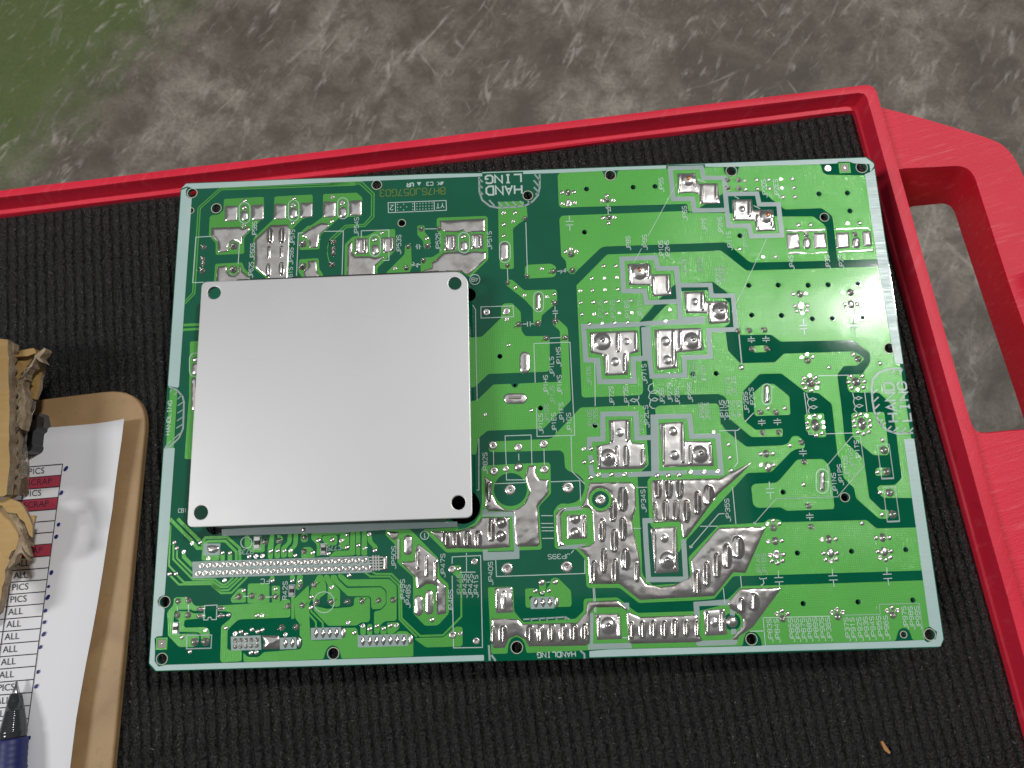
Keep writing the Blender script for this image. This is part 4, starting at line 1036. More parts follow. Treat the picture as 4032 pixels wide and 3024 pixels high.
pool('solder_pool', "J 450,830 480,800 1200,785 1560,598 1440,730 1180,960 840,1430 800,1435 775,1280 755,1255 470,1265", rp('J', (525, 880, 230, 84), (642, 880, 230, 84), (760, 880, 230, 84), (490, 1160, 220, 56), (605, 1140, 230, 72), (720, 1140, 230, 72), (835, 1140, 230, 76), (955, 1050, 240, 80), (1075, 970, 210, 130)), mat='pool', seed=33, rough=.09)
pool('solder_pool', "I 1440,830 1890,825 1945,880 1950,1100 1905,1250 1940,1450 1990,1650 N 2000,600 2060,690 2212,722 O 700,702 870,620 895,560 885,430 1190,75 1705,65 1480,570 1350,560 1140,820 330,865 110,690 N 1440,690 1420,400 1310,285 I 1440,1518 1490,1480 1470,1150 1440,1110 1350,1100 1400,1000",
     rp('I', (1800, 1010, 250, 115), (1695, 1130, 240, 86), (1580, 1345, 240, 72), (1800, 1335, 240, 90), (1710, 1460, 240, 84)) + rp('N', (1595, 435, 260, 72), (1490, 560, 250, 72), (1720, 550, 260, 80), (1830, 420, 220, 105), (1955, 560, 200, 50, .4)) + rp('O', (950, 675, 260, 90), (1055, 580, 260, 76), (1165, 485, 260, 84), (1275, 385, 260, 105), (1390, 290, 230, 150)),
     mat='pool', seed=34, rough=.11, cut=[circle(bp('I', 1560, 1015), 122 * sI, 32)])
pool('solder_pool', "I 270,1205 570,1205 N 575,290 280,310 0,300 M 1545,310 1480,230 1360,115 1660,112 1840,60 1900,5 I 255,1225", rp('M', (1540, 200, 160, 76), (1655, 200, 165, 80), (1775, 200, 165, 80), (1890, 200, 165, 80)) + rp('N', (375, 100, 240, 74)), [('N', 480, 20, 55, .9), ('N', 475, 165, 55, .9)], mat='pool', seed=35)
pool('solder_pool', "I 300,760 385,820 378,940 430,1050 510,1115 580,1132 660,1115 735,1060 790,930 740,770 775,645 855,645 860,740 900,795 995,795 995,950 880,1090 900,1500 880,1525 660,1530 635,1490 612,1148 340,1140 300,1090", rp('I', (345, 930, 200, 46)), mat='pool', seed=36, rough=.12)
pool('solder_pool', "I 1075,1170 1130,1110 1195,1100 1130,1180 1140,1470 1180,1520 1100,1530 1075,1300", mat='pool', seed=37)
pool('solder_pool', "N 375,1065 660,1070 710,1125 1310,1110 1400,1000 1420,880 1750,865 1850,960 1850,990 1790,945 1500,945 1450,1000 1445,1330 1400,1360 780,1370 735,1290 650,1248 565,1285 520,1385 400,1390 360,1320",
     rp('N', (385, 1240, 180, 46), (500, 1235, 180, 92), (790, 1235, 180, 92), (905, 1225, 180, 72), (1030, 1220, 180, 76), (1150, 1220, 180, 76), (1270, 1215, 180, 84), (1390, 1215, 180, 84)), mat='pool', seed=38, rough=.09)
pool('solder_pool', "O 185,985 330,1050 955,1025 980,1090 965,1220 1015,1310 960,1325 225,1340 200,1300", rp('O', (235, 1190, 180, 66), (355, 1185, 180, 72), (475, 1180, 180, 76), (595, 1180, 180, 76), (710, 1170, 180, 76), (835, 1170, 160, 60), (955, 1170, 160, 50)), mat='pool', seed=39, rough=.09)
pool('solder_pool', "O 1285,900 1420,740 1880,725 1560,1160 1410,1260 1390,1300 1320,1300 1360,1240 1440,1160 1455,1080 1420,1020 1320,970", rp('O', (1430, 920, 150, 90, .5), (1565, 880, 180, 130, .4)), mat='pool', seed=40, rough=.10)
for j, l in enumerate(["D 1080,840 1525,828 1528,850 1430,862 1310,870 1085,865", "D 1105,1085 1250,1075 1330,1100 1550,1075 1552,1098 1110,1110", "D 1620,825 2005,815 2008,835 1620,848", "D 1645,1075 2040,1050 2045,1080 1650,1095"]): pool('solder_bar', l, h=.25, rim=.3, seed=50 + j)
for j, l in enumerate(["D 1095,880 1235,875 1250,1050 1105,1065", "D 1385,875 1525,872 1540,1045 1395,1055", "D 1630,872 1775,868 1790,1040 1640,1055", "D 1920,860 2010,850 2030,1020 1935,1030"]):
    pool('solder_pad', l, h=.4, rim=.8, r=.8, rough=.12, seed=55 + j)
pool('solder_pool', "M 890,112 1025,125 1015,185 985,215 945,200 905,150", mat='pool', seed=60, rough=.14)
pool('solder_pool', "M 1205,310 1240,250 1460,430 1440,600 1470,660 1540,710 1540,1010 1440,1030 1425,770 1440,720 1390,690 1330,690 1240,745 1215,740 1205,620 1040,450 1190,440", rp('M', (1235, 420, 210, 16, .3), (1330, 490, 220, 16, .3), (1425, 550, 210, 16, .3), (1435, 890, 240, 30, .4)), mat='pool', seed=61, rough=.12)
pool('solder_pool', "L 1300,1250 1490,1248 1505,1290 1490,1400 1310,1402 1320,1320", h=.8, rim=1.2, mat='pool', seed=62, rough=.2)
pool('solder_pool', "M 850,385 900,375 908,540 850,545", h=.5, rim=.7, mat='pool', seed=63, rough=.1)
vs = []; fs = []
for i, y in enumerate((398, 432, 462, 492, 525)): ribbon(S("M 695,%d 850,%d" % (y + 3, y)), .45, .3, vs, fs)
for x in (745, 775, 805): ribbon(S("M %d,378 %d,545" % (x, x + 4)), .55, .36, vs, fs)
bpart('solder_comb', mesh('solder_comb', vs, fs, MAT['solder']))
for j, (a, wd, hh) in enumerate([(('M', 1125, 265, 104, 225), .5, 1), (('M', 1240, 925, 104, 228), .5, 1), (('M', 1355, 890, 92, 275), .5, 1), (('B', 1897, 1080, 96, 205), .4, 1), (('E', 885, 245, 62, 195), .6, 1), (('G', 330, 1250, 62, 205), .6, 1),
                                 (('K', 933, 815, 64, 220), .6, 1), (('A', 1000, 688, 88, 122), .5, 1), (('A', 1535, 660, 90, 130), .5, 1), (('A', 2070, 650, 88, 130), .5, 1), (('B', 490, 1060, 88, 120), .5, 1), (('B', 1458, 1020, 88, 120), .5, 1),
                                 (('D', 1320, 990, 92, 130), .5, 1), (('D', 1855, 985, 92, 130), .5, 1), (('E', 738, 905, 118, 238), .4, 1), (('E', 633, 1298, 258, 118), .4, 1), (('H', 470, 595, 70, 60), .5, 1), (('H', 470, 700, 90, 140), .5, 1), (('H', 450, 975, 60, 360), .4, 1)]):
    lp = oval_path(*a); x0 = bp(*a[:3])
    t_ = 'Q'; 
    def top(Q, lp=lp, hh=wd, j=j):
        d = edge_dist(Q, [lp]); return .08 + hh * (1 - np.exp(-d / .7)) + np.array([noise.noise(Vector((q[0] * .6, q[1] * .6, j))) for q in Q]) * .12 * np.clip(d, 0, 1)
    A_ = np.array(lp); gx, gy = np.meshgrid(np.arange(A_[:, 0].min(), A_[:, 0].max(), .45), np.arange(A_[:, 1].min(), A_[:, 1].max(), .45)); P_ = np.column_stack([gx.ravel(), gy.ravel()]); P_ = P_[inside(P_, [lp])]; P_ = P_[edge_dist(P_, [lp]) > .2] if len(P_) else P_
    bpart('solder_slot', slab('solder_slot', [lp], 0, 0, MAT['solder'], top_fn=top, extra=P_ if len(P_) else None, smooth=True))
def bar(name, path, wd, z, mat, z0=0):
    vs = []; fs = []; ribbon(S(path), wd, z, vs, fs, False, z0); return bpart(name, mesh(name, vs, fs, MAT[mat]))
for l in ("E 735,830 740,975", "M 1355,810 1357,985"): bar('blade_pin', l, .9, 1.3, 'pin')
bar('blade_pin', "E 560,1290 700,1285", .9, 1.3, 'pin')
bar('jumper_wire', "M 1022,200 1020,420", .7, .8, 'solder')

# ---- round joints: a few shared shapes scaled per place
def dome_mesh(name, kind):
    rnd = random.Random(kind); vs = []; fs = []; n = 14
    prof = {0: [(1, 0), (.96, .22), (.8, .48), (.55, .68), (.28, .78), (.0, .8)],                        # plain round bead
            1: [(1, 0), (.93, .18), (.72, .40), (.5, .62), (.36, .95), (.30, 1.2), (.16, 1.32), (0, 1.34)],  # cone with pin stub
            2: [(1, 0), (.97, .20), (.86, .36), (.66, .42), (.45, .34), (.25, .30), (0, .28)]}[kind % 3]    # cupped
    for k, (r, z) in enumerate(prof[:-1]):
        for i in range(n):
            a = 2 * math.pi * i / n; w_ = 1 + .05 * noise.noise(Vector((math.cos(a) * 1.5, math.sin(a) * 1.5, kind * 5 + k * .3)))
            vs.append((r * w_ * math.cos(a), r * w_ * math.sin(a), z))
    vs.append((0, 0, prof[-1][1]))
    for k in range(len(prof) - 2):
        for i in range(n): fs.append((k * n + i, k * n + (i + 1) % n, (k + 1) * n + (i + 1) % n, (k + 1) * n + i))
    b = (len(prof) - 2) * n
    for i in range(n): fs.append((b + i, b + (i + 1) % n, len(vs) - 1))
    return mesh(name, vs, fs, MAT['joint'], True)
DOT = [dome_mesh('solder_dot', k) for k in (0, 2, 3)]; JNT = [dome_mesh('solder_joint', k) for k in (1, 4, 7)]; CUP = [dome_mesh('pin_cup', k) for k in (2, 5)]
def lead_mesh():
    vs = []; fs = []; n = 8
    for k, (x, z, r) in enumerate(((0, .1, .22), (.15, .8, .2), (.55, 1.15, .19), (1.25, 1.25, .17), (1.3, 1.24, .02))):
        for i in range(n):
            a = 2 * math.pi * i / n; vs.append((x + (r * math.sin(a) * .3), r * math.cos(a), z + r * math.sin(a)))
    for k in range(4):
        for i in range(n): fs.append((k * n + i, k * n + (i + 1) % n, (k + 1) * n + (i + 1) % n, (k + 1) * n + i))
    return mesh('bent_lead', vs, fs, MAT['pin'], True)
LEAD = lead_mesh(); rj = random.Random(5)
def put(t_, x, y, r, kind, ry=None, lead=None, zs=1.0):
    c = bp(t_, x, y); s = mmscale(t_, x, y) / 1000; me = rj.choice({'d': DOT, 'j': JNT, 'c': CUP}[kind]); hgt = min(r, ry or r) * s * (.55 if kind != 'j' else .75) * zs
    o = bpart(me.name.split('.')[0], me, (c[0] / 1000, c[1] / 1000, .00006), (0, 0, rj.uniform(0, 6.28) if ry is None else 0), (r * s, (ry or r) * s, hgt))
    if lead is not None:
        link('bent_lead', LEAD, board, (c[0] / 1000, c[1] / 1000, BZ + .00006 + hgt * .35), (0, 0, R(lead)), (r * s * .95, r * s * .95, r * s * .55))
    return o
def many(t_, pts, r, kind):
    for p in pts.split():
        q = p.split(','); put(t_, float(q[0]), float(q[1]), float(q[2]) if len(q) > 2 else r, kind, lead=float(q[3]) if len(q) > 3 else None)
many('A', "1007,525 993,795 1540,502 1528,770 1960,485 1953,750 1000,600,30 1532,575,30 2068,548,30", 24, 'd')
many('A', "885,1020,48 880,1275,48 1640,995,47 1637,1240,47 560,1035,33,140 550,1165,31,120 550,1215,28 545,1290,36,120 1972,975,34,160 1970,1050,29 1970,1100,30 1960,1225,34,130", 34, 'j')
many('B', "565,875,23 485,950,30 1450,915,30 1885,658 2013,655 1890,785 1992,752,22 1890,907,22 1055,935 705,1262,23 2018,1470,22 2115,1557,22", 25, 'd')
many('B', "990,835,33 1187,830,31 1060,1020,36,30 848,1028,30,40 830,1260,31,110 1015,1178,34 2120,720,28 1930,1232,29 1932,1420,29", 30, 'j')
many('C', "1043,1238 1177,1236 915,1373 1050,1370 1187,1363 785,1507 921,1503 1057,1497 1194,1490 793,1636 928,1630 1065,1627 1203,1620 1341,1615", 22, 'd')
many('E', "1345,253 1483,250 1617,245 1755,238 1894,232 1355,382 1490,380 1627,374 1764,368 1901,362 1440,485 1579,480 1715,475 1854,470 635,88 733,173 977,190 1057,160 538,435,26 560,715 807,1427 305,1473", 22, 'd')
many('F', "657,333 608,455,24 1435,960,31", 22, 'd')
many('C', "588,437 720,432 593,560 725,550 1080,470 1022,527 1142,524 1034,713 1155,708 1098,770 683,1053 630,1080 740,1077 78,655 55,752,22 368,1268,22", 25, 'd')
many('C', "1078,522,32,150 1097,710,34 687,1112,39 700,1287,36,45 492,1295,34,200 212,1348,28,170 185,718,28,200", 33, 'j')
put('C', 653, 437, 34, 'j', 44); put('C', 660, 552, 36, 'd', 46)
many('E', "550,37,28 1060,255,33,125 878,480,37,35 670,490,37,215 1068,455,37,290 970,640,35,210 1175,633,35,210", 33, 'j'); many('E', "535,348,44 318,358,42", 42, 'c')
put('E', 535, 350, 22, 'j'); put('E', 318, 358, 22, 'j')
many('D', "640,308 770,300 900,298 1033,293 1163,290 650,405 780,397 912,393 1045,390 1177,385 1057,487 1190,485 585,1052 840,1140 975,1138 1227,793,26 1360,790,26 1758,775,26 1893,770,26", 23, 'd')
many('D', "455,300,33,0 575,300,33,180 455,385,33,0 580,388,33,180 1310,900,32,140 1840,890,32,140", 33, 'j'); many('D', "1545,175,44", 44, 'c')
many('G', "617,160 752,157 637,290 770,287 655,345 713,368 765,340 1155,143 1295,140 1178,272 1313,270 1200,325 1257,350 1310,323 708,848 767,815 827,845 1270,817,28 1003,960 1560,915 343,1405 525,1403", 25, 'd')
many('G', "797,1047 860,1070 888,1128 873,1182 812,1212 750,1185 720,1133 735,1075 1243,1055 1365,1053 1390,1112 1378,1175 1318,1200 1250,1180 1218,1118", 27, 'd')
many('G', "773,885,39 1322,868,39 140,555,35,135 303,550,35,135 168,757,35,310 328,752,35,310 262,1445,35,135 432,1447,36,135 18,560,33 805,1125,56 1303,1115,56", 36, 'j')
put('G', 690, 160, 38, 'j', 44); put('G', 702, 288, 38, 'd', 50); put('G', 1240, 142, 38, 'j', 44); put('G', 1245, 272, 37, 'd', 50)
many('K', "793,118 848,98 905,115 943,175 948,230 925,292 868,315 775,235 770,180 1295,105 1350,85 1412,102 1448,158 1453,212 1438,278 1380,300 1320,285 1283,215 1275,160 1588,367 1535,717 1563,938 1583,1180 580,425 730,852 1362,1273 260,520 393,515 265,640 405,640 335,1283 398,1243 465,1277 345,1473 492,1462 930,1450 1078,1445 1520,1432 1663,1430", 26, 'd')
many('K', "1605,478,48 1635,710,46 1668,940,49 1700,1175,47 708,393,34,130 735,605,34,310 785,1083,36,130 810,1308,35,320 285,285,33,290 458,280,33,290 403,1322,43", 36, 'j')
put('K', 860, 205, 52, 'j', 72); put('K', 1365, 190, 52, 'j', 72); put('K', 323, 515, 38, 'j', 46); put('K', 343, 660, 40, 'd', 56); put('K', 422, 1465, 40, 'j', 50); put('K', 1003, 1447, 38, 'j', 50); put('K', 1590, 1430, 38, 'j', 52)
many('P', "228,377 370,370 247,442 308,463 363,437 810,357 953,352 832,425 893,445 947,420 1400,337 1542,333 1424,405 1485,428 1537,400 302,1015 357,982 420,1013 900,1000 955,967 1020,997 1498,982 1552,948 1615,978", 27, 'd')
many('P', "367,1067,43 967,1045,43 1563,1027,43", 43, 'j')
put('P', 295, 370, 42, 'd', 55); put('P', 885, 352, 42, 'd', 55); put('P', 1470, 338, 42, 'd', 55)
many('J', "1135,280 1293,417 1308,560 885,715,27 1032,712,27 1177,708,27 1322,700,27 520,757,29 640,755,29 755,750,29", 24, 'd')
many('I', "1377,465 1460,462 1385,607 1468,604 1453,778,28 1537,745,28 1680,742,28 1823,738,28 530,680,36 668,660,50 667,445,46", 25, 'd')
many('I', "390,425,48 940,408,48 400,705,48 950,685,48 578,908,62 1208,885,64 1560,1015,60", 48, 'c'); many('I', "390,425,26 940,408,26 400,705,26 950,685,26 578,908,28 1208,885,28 1560,1015,28", 26, 'j')
many('N', "545,522,66 1193,502,66 190,445,39 210,1310,39", 60, 'c'); many('N', "545,522,26 1193,502,26 190,445,20 210,1310,20", 26, 'j'); many('N', "920,672,38 1070,668,31 852,767,27 930,785 1000,763", 25, 'd')
many('O', "1335,1100,62", 62, 'd')
many('M', "1680,525 1695,1230 1385,1080,30 765,325,28 585,270 655,300,20 707,147 300,210,28 150,215,28 400,218 462,155,22 458,290 260,360 85,352 295,725 75,830 68,947 480,597 475,1112 540,1222 635,1147,28 708,1180,28 785,1147 860,1175 930,1143,28 1000,1140", 26, 'd')
many('M', "1605,528,42 1612,1243,42", 42, 'c'); many('M', "100,700,36,30 130,888,34,210 285,885,36,30 470,880,33,200 620,875,36,35 805,868,33,215 960,865,36,25", 35, 'j')
many('L', "350,238 380,300 455,338 545,245 632,240 297,582,28 367,578 877,350 957,352 722,410 1165,390,28 1240,388,28 1310,385,28 1400,332 1475,330 1550,330 1618,325 1668,378 1858,350 1757,100 1920,215,28 2070,210,28 898,650 1420,655 1635,655 1715,660 1105,762 1453,745 940,1028 1248,1035 1307,1032 910,1170 690,1192 432,1270 520,1430 1845,830 1835,948 1562,1240 1015,1230,28 1075,1212,28 1130,1235 1195,1185 1255,1208 1310,1190 1183,1438,28 1243,1435,28", 25, 'd')
many('L', "1760,335,35 1340,230,36,200 1490,222,36,20 1765,185,33 1718,710,30 1870,700,36,30 1053,828,38,205 1195,820,36,35 1300,833,36,205 1450,828,36,30 392,878,35 505,870,37,120 383,1030,37 500,1028,37 1590,930,35,205 1740,922,36,30 1520,1165,35,205 1672,1160,35,35", 35, 'j')
many('L', "570,1320,46 687,1318,46", 46, 'j')
pool('solder_pad', "L 700,275 760,262 830,275 845,300 820,345 760,360 715,345", h=.6, rim=.9, rough=.15, seed=70)
for x, y in ((1960, 300),): pass
for t_, x, y in (('C', 1962, 298), ('C', 1430, 1290), ('D', 885, 695)):
    c = bp(t_, x, y); bpart('copper_wire_end', DOT[0].copy(), (c[0] / 1000, c[1] / 1000, .00125), (0, 0, 0), (.0010, .0010, .0007)).data.materials[0] = MAT['copperpin']
for t_, x, y in (('F', 1205, 340), ('E', 1582, 670), ('F', 905, 660), ('I', 1645, 550), ('J', 990, 515), ('O', 630, 425), ('N', 1648, 1140)):
    c = bp(t_, x, y); bpart('wire_end', JNT[1], (c[0] / 1000, c[1] / 1000, .00120), (0, 0, 0), (.0012, .0012, .0006))
# header rows
for k in range(25):
    u = k / 24; a, b = bp('L', 652, 487), bp('M', 650, 430); c = (a[0] + (b[0] - a[0]) * u, a[1] + (b[1] - a[1]) * u)
    bpart('header_pin', CUP[k % 2], (c[0] / 1000, c[1] / 1000, .00008), (0, 0, k * 1.3), (.00118, .00118, .0009))
    bpart('header_pin', JNT[k % 3], (c[0] / 1000, c[1] / 1000, .0001), (0, 0, k * 1.3), (.00066, .00066, .00075))
for k in range(26):
    u = k / 25; a, b = bp('L', 612, 572), bp('M', 692, 513); c = (a[0] + (b[0] - a[0]) * u, a[1] + (b[1] - a[1]) * u)
    bpart('header_pin', CUP[k % 2], (c[0] / 1000, c[1] / 1000, .00008), (0, 0, k * 1.7), (.00118, .00118, .0009))
    bpart('header_pin', JNT[k % 3], (c[0] / 1000, c[1] / 1000, .0001), (0, 0, k * 1.7), (.00066, .00066, .00075))
for k in range(5):
    for (xa, ya, xb, yb) in ((1015, 1307, 1247, 1297), (1013, 1370, 1245, 1360)):
        put('L', xa + (xb - xa) * k / 4, ya + (yb - ya) * k / 4, 28, 'j')
# lens-shaped connector joints
def lens():
    vs = []; fs = []; n = 16
    for k, (r, z) in enumerate(((1, 0), (.8, .45), (.45, .8), (.15, 1.0))):
        for i in range(n):
            a = 2 * math.pi * i / n; cx = math.copysign(abs(math.cos(a)) ** 1.5, math.cos(a)); cy = math.copysign(abs(math.sin(a)) ** 1.5, math.sin(a)); vs.append((r * cx, r * cy, z))
    vs.append((0, 0, 1.02))
    for k in range(3):
        for i in range(n): fs.append((k * n + i, k * n + (i + 1) % n, (k + 1) * n + (i + 1) % n, (k + 1) * n + i))
    for i in range(n): fs.append((3 * n + i, 3 * n + (i + 1) % n, 4 * n))
    return mesh('connector_joint', vs, fs, MAT['joint'], True)
LENS = lens()
def putlens(t_, x, y, rx, ry):
    c = bp(t_, x, y); s = mmscale(t_, x, y) / 1000; bpart('connector_joint', LENS, (c[0] / 1000, c[1] / 1000, .00008), (0, 0, 0), (rx * s, ry * s, .0006))
for x, y in ((637, 960), (855, 955), (630, 1040), (855, 1035)): putlens('L', x, y, 52, 28)
for x, y in ((1560, 1335), (1635, 1330)): putlens('L', x, y, 30, 56)
for x, y in ((125, 1225), (200, 1225), (273, 1222), (347, 1220), (635, 1310), (710, 1308), (783, 1305), (857, 1303), (932, 1300), (1007, 1297), (1080, 1300)): putlens('M', x, y, 30, 56)
for x, y in ((858, 895), (935, 890), (1010, 888)): putlens('N', x, y, 32, 54)
for a in (('M', 422, 1220), ('M', 1155, 1292), ('N', 1083, 885), ('L', 1708, 1325)): put(*a, 27, 'd', 54)
# chip parts
def chip(t_, x, y, wd, ht):
    c = bp(t_, x, y); s = mmscale(t_, x, y)
    body = slab('chip_resistor', [rounded([(c[0] - wd * s * .36, c[1] - ht * s * .33), (c[0] + wd * s * .36, c[1] - ht * s * .33), (c[0] + wd * s * .36, c[1] + ht * s * .33), (c[0] - wd * s * .36, c[1] + ht * s * .33)], .1, 2)], .05, .75, MAT['black'])
    b = bpart('chip_resistor', body)
    for sg in (-1, 1):
        cy = c[1] + sg * ht * s * .33; lp = [(c[0] - wd * s * .42, cy - ht * s * .15), (c[0] + wd * s * .42, cy - ht * s * .15), (c[0] + wd * s * .42, cy + ht * s * .15), (c[0] - wd * s * .42, cy + ht * s * .15)]
        link('end_cap', slab('end_cap', [rounded(lp, .25, 3)], .05, .82, MAT['joint']), b)
    ink_obj('legend_outline', [([(c[0] - wd * s * .55, c[1] - ht * s * .55), (c[0] + wd * s * .55, c[1] - ht * s * .55), (c[0] + wd * s * .55, c[1] + ht * s * .55), (c[0] - wd * s * .55, c[1] + ht * s * .55)], .22, True)])
chip('L', 1255, 240, 70, 125); chip('L', 1630, 762, 58, 108); chip('L', 368, 1170, 62, 108); chip('L', 1975, 310, 55, 105)
# fiducial squares
for t_, x, y, s0 in (('D', 1730, 170, 62), ('L', 213, 1340, 62)):
    c = bp(t_, x, y); s = mmscale(t_, x, y)
    sq = lambda k: [(c[0] - k * s, c[1] - k * s), (c[0] + k * s, c[1] - k * s), (c[0] + k * s, c[1] + k * s), (c[0] - k * s, c[1] + k * s)]
    bpart('test_pad', slab('test_pad', [sq(s0), sq(s0 * .72)], 0, CU, MAT['copper'])); bpart('test_pad', slab('test_pad', [sq(s0 * .68)], 0, CU + .02, MAT['dull'])); put(t_, x, y, 14, 'd')

# ------------------------------------------------------------------ power module: aluminium base plate on a black case
PH = 13.0
pl = rounded(S("A 530,1402 B 0,1346 1405,1294 1500,1385 E 162,1659 I 166,1205 L 1500,34 492,75 485,0 H 525,0", PH / 1000), 2.2, 4)
# use only the four corners with the real roundings
c_tl, c_t2, c_tr, c_br, c_bl = [S(q_, PH / 1000)[0] for q_ in ("A 536,1407", "B 1405,1294", "B 1502,1385", "I 165,1212", "L 487,74")]
pl = rounded([c_tl, c_t2, c_tr, c_br, c_bl], 2.4, 5)
ph = [circle(S(q_, PH / 1000)[0], 2.55, 24) for q_ in ("A 672,1527", "B 1357,1425", "I 14,1048", "Z 434,1107")]
module = link('power_module', slab('power_module', [rounded([(c_tl[0] + 13, c_tl[1] + 1.0), (c_t2[0] - 10, c_t2[1] + 1.1), (c_t2[0] - 9, c_t2[1] - 8), (c_tr[0] - .8, c_tr[1] - 13), (c_br[0] - .8, c_br[1] + 12), (c_br[0] - 9, c_br[1] + 8), (c_br[0] - 10, c_br[1] - .3), (c_bl[0] + 10, c_bl[1] - .3), (c_bl[0] + 9, c_bl[1] + 8), (c_bl[0] + .8, c_bl[1] + 12), (c_tl[0] + .8, c_tl[1] - 14), (c_tl[0] + 12, c_tl[1] - 12)], .6, 2)], 0.25, 11.3, MAT['black'], bottom=True), board, (0, 0, BZ))
def plate():
    ov, tri = cdt([pl] + ph)
    me = slab('base_plate', [pl] + ph, 11.35, PH, MAT['alu'], bottom=True)
    bm = bmesh.new(); bm.from_mesh(me)
    bmesh.ops.dissolve_limit(bm, angle_limit=.01, verts=bm.verts, edges=bm.edges)
    ed = [e_ for e_ in bm.edges if len(e_.link_faces) == 2 and e_.calc_face_angle(0) > .9 and all(abs(v_.co.z - PH / 1000) < 1e-6 for v_ in e_.verts)]
    bmesh.ops.bevel(bm, geom=ed, offset=.0003, segments=2, affect='EDGES', profile=.6)
    bm.to_mesh(me); bm.free(); return me
link('base_plate', plate(), module)

# parts on the hidden side that carry the board
def under(name, x, y, wd, dp, h, mat, rnd=False):
    lp = circle((x, y), wd / 2, 24) if rnd else rounded([(x - wd / 2, y - dp / 2), (x + wd / 2, y - dp / 2), (x + wd / 2, y + dp / 2), (x - wd / 2, y + dp / 2)], 1.0, 3)
    bpart(name, slab(name, [lp], -1.6 - h, -1.62, MAT[mat], bottom=True))
full = (BZ * 1000 - 1.6)
for x, y in ((30, 60), (262, 60), (262, 140), (30, 150)): under('support_post', x, y, 9, 9, full + .3, 'black', True)
for x, y in ((170, 50), (190, 120), (225, 95)): under('capacitor', x, y, 18, 18, full - 3, 'black', True)
under('transformer', 205, 45, 26, 22, full - 6, 'black'); under('heat_sink', 70, 100, 60, 34, full - 4, 'alu')

# ------------------------------------------------------------------ clipboard, sheet of paper, pen, torn cardboard, splinter
ZC = ZM + .0034
def thick(name, pts, z0, z1, mat, org, bev=.0006, extra_fn=None, smooth=False, amp=0, seed=0, step=2.0, tilt=(0, 0), r=.4, rn=2):
    """solid plate over world outline; amp adds crumple"""
    lp = rounded([((p[0] - org[0]) * 1000, (p[1] - org[1]) * 1000) for p in pts], r, rn)
    k0, k1 = (z0 - org[2]) * 1000, (z1 - org[2]) * 1000
    if amp:
        A = np.array(lp); gx, gy = np.meshgrid(np.arange(A[:, 0].min(), A[:, 0].max(), step), np.arange(A[:, 1].min(), A[:, 1].max(), step))
        P = np.column_stack([gx.ravel(), gy.ravel()]); P = P[inside(P, [lp])]; P = P[edge_dist(P, [lp]) > step * .4] if len(P) else P
        c = A.mean(0)
        def top(Q): return np.array([k1 + amp * (noise.noise(Vector((q[0] * .12, q[1] * .12, seed))) * 1.6 + noise.noise(Vector((q[0] * .45, q[1] * .45, seed + 9))) * .7) + tilt[0] * (q[0] - c[0]) + tilt[1] * (q[1] - c[1]) for q in Q])
        return slab(name, [lp], k0, 0, mat, top_fn=top, extra=P if len(P) else None, smooth=smooth, side_mat=len(mat) - 1 if isinstance(mat, list) else 0, bottom=True)
    me = slab(name, [lp], k0, k1, mat, bottom=True, side_mat=len(mat) - 1 if isinstance(mat, list) else 0)
    return me
a1, a2 = Vector(tp('1', 250, 508, ZC)), Vector(tp('1', 900, 428, ZC)); b1, b2 = Vector(on_plane(580, 1598, ZC)), Vector(on_plane(442, 3024, ZC))
ta, tb = (a2 - a1).normalized(), (b2 - b1).normalized()
w_ = b1 - a1; s_ = (w_.x * tb.y - w_.y * tb.x) / (ta.x * tb.y - ta.y * tb.x); tr = a1 + ta * s_
ORG = (tr.x - .1, tr.y - .1, ZM)
clipb = empty('clipboard', ORG, 'brown hardboard clipboard on the mat left of the circuit board', 'clipboard')
cp = [tr, tr - ta * .228, tr - ta * .228 + tb * .32, tr + tb * .32]
bev_pts = [tuple(p) for p in cp]
me = thick('board', bev_pts, ZM + .0002, ZC, MAT['hardboard'], ORG, r=20, rn=10)
bm = bmesh.new(); bm.from_mesh(me); bmesh.ops.dissolve_limit(bm, angle_limit=.01, verts=bm.verts, edges=bm.edges)
ed = [e_ for e_ in bm.edges if len(e_.link_faces) == 2 and e_.calc_face_angle(0) > .9 and all(abs(v_.co.z - (ZC - ZM)) < 1e-6 for v_ in e_.verts)]
bmesh.ops.bevel(bm, geom=ed, offset=.0008, segments=3, affect='EDGES', profile=.5); bm.to_mesh(me); bm.free()
link('board', me, clipb)
ZK = ZC + .0085
clip = link('clip', thick('clip', WP("8 250,1240 400,1240 545,1228 540,1300 528,1440 480,1470 462,1659 9 475,0 468,50 440,92 390,115 250,140", ZK), ZC + .0001, ZK, MAT['clipmetal'], ORG, r=1.2), clipb)
link('clip_pad', thick('clip_pad', WP("8 548,1245 590,1205 632,1222 640,1290 662,1390 620,1430 535,1450", ZC + .004), ZC + .0001, ZC + .004, MAT['clipgrey'], ORG, r=1.0), clip)
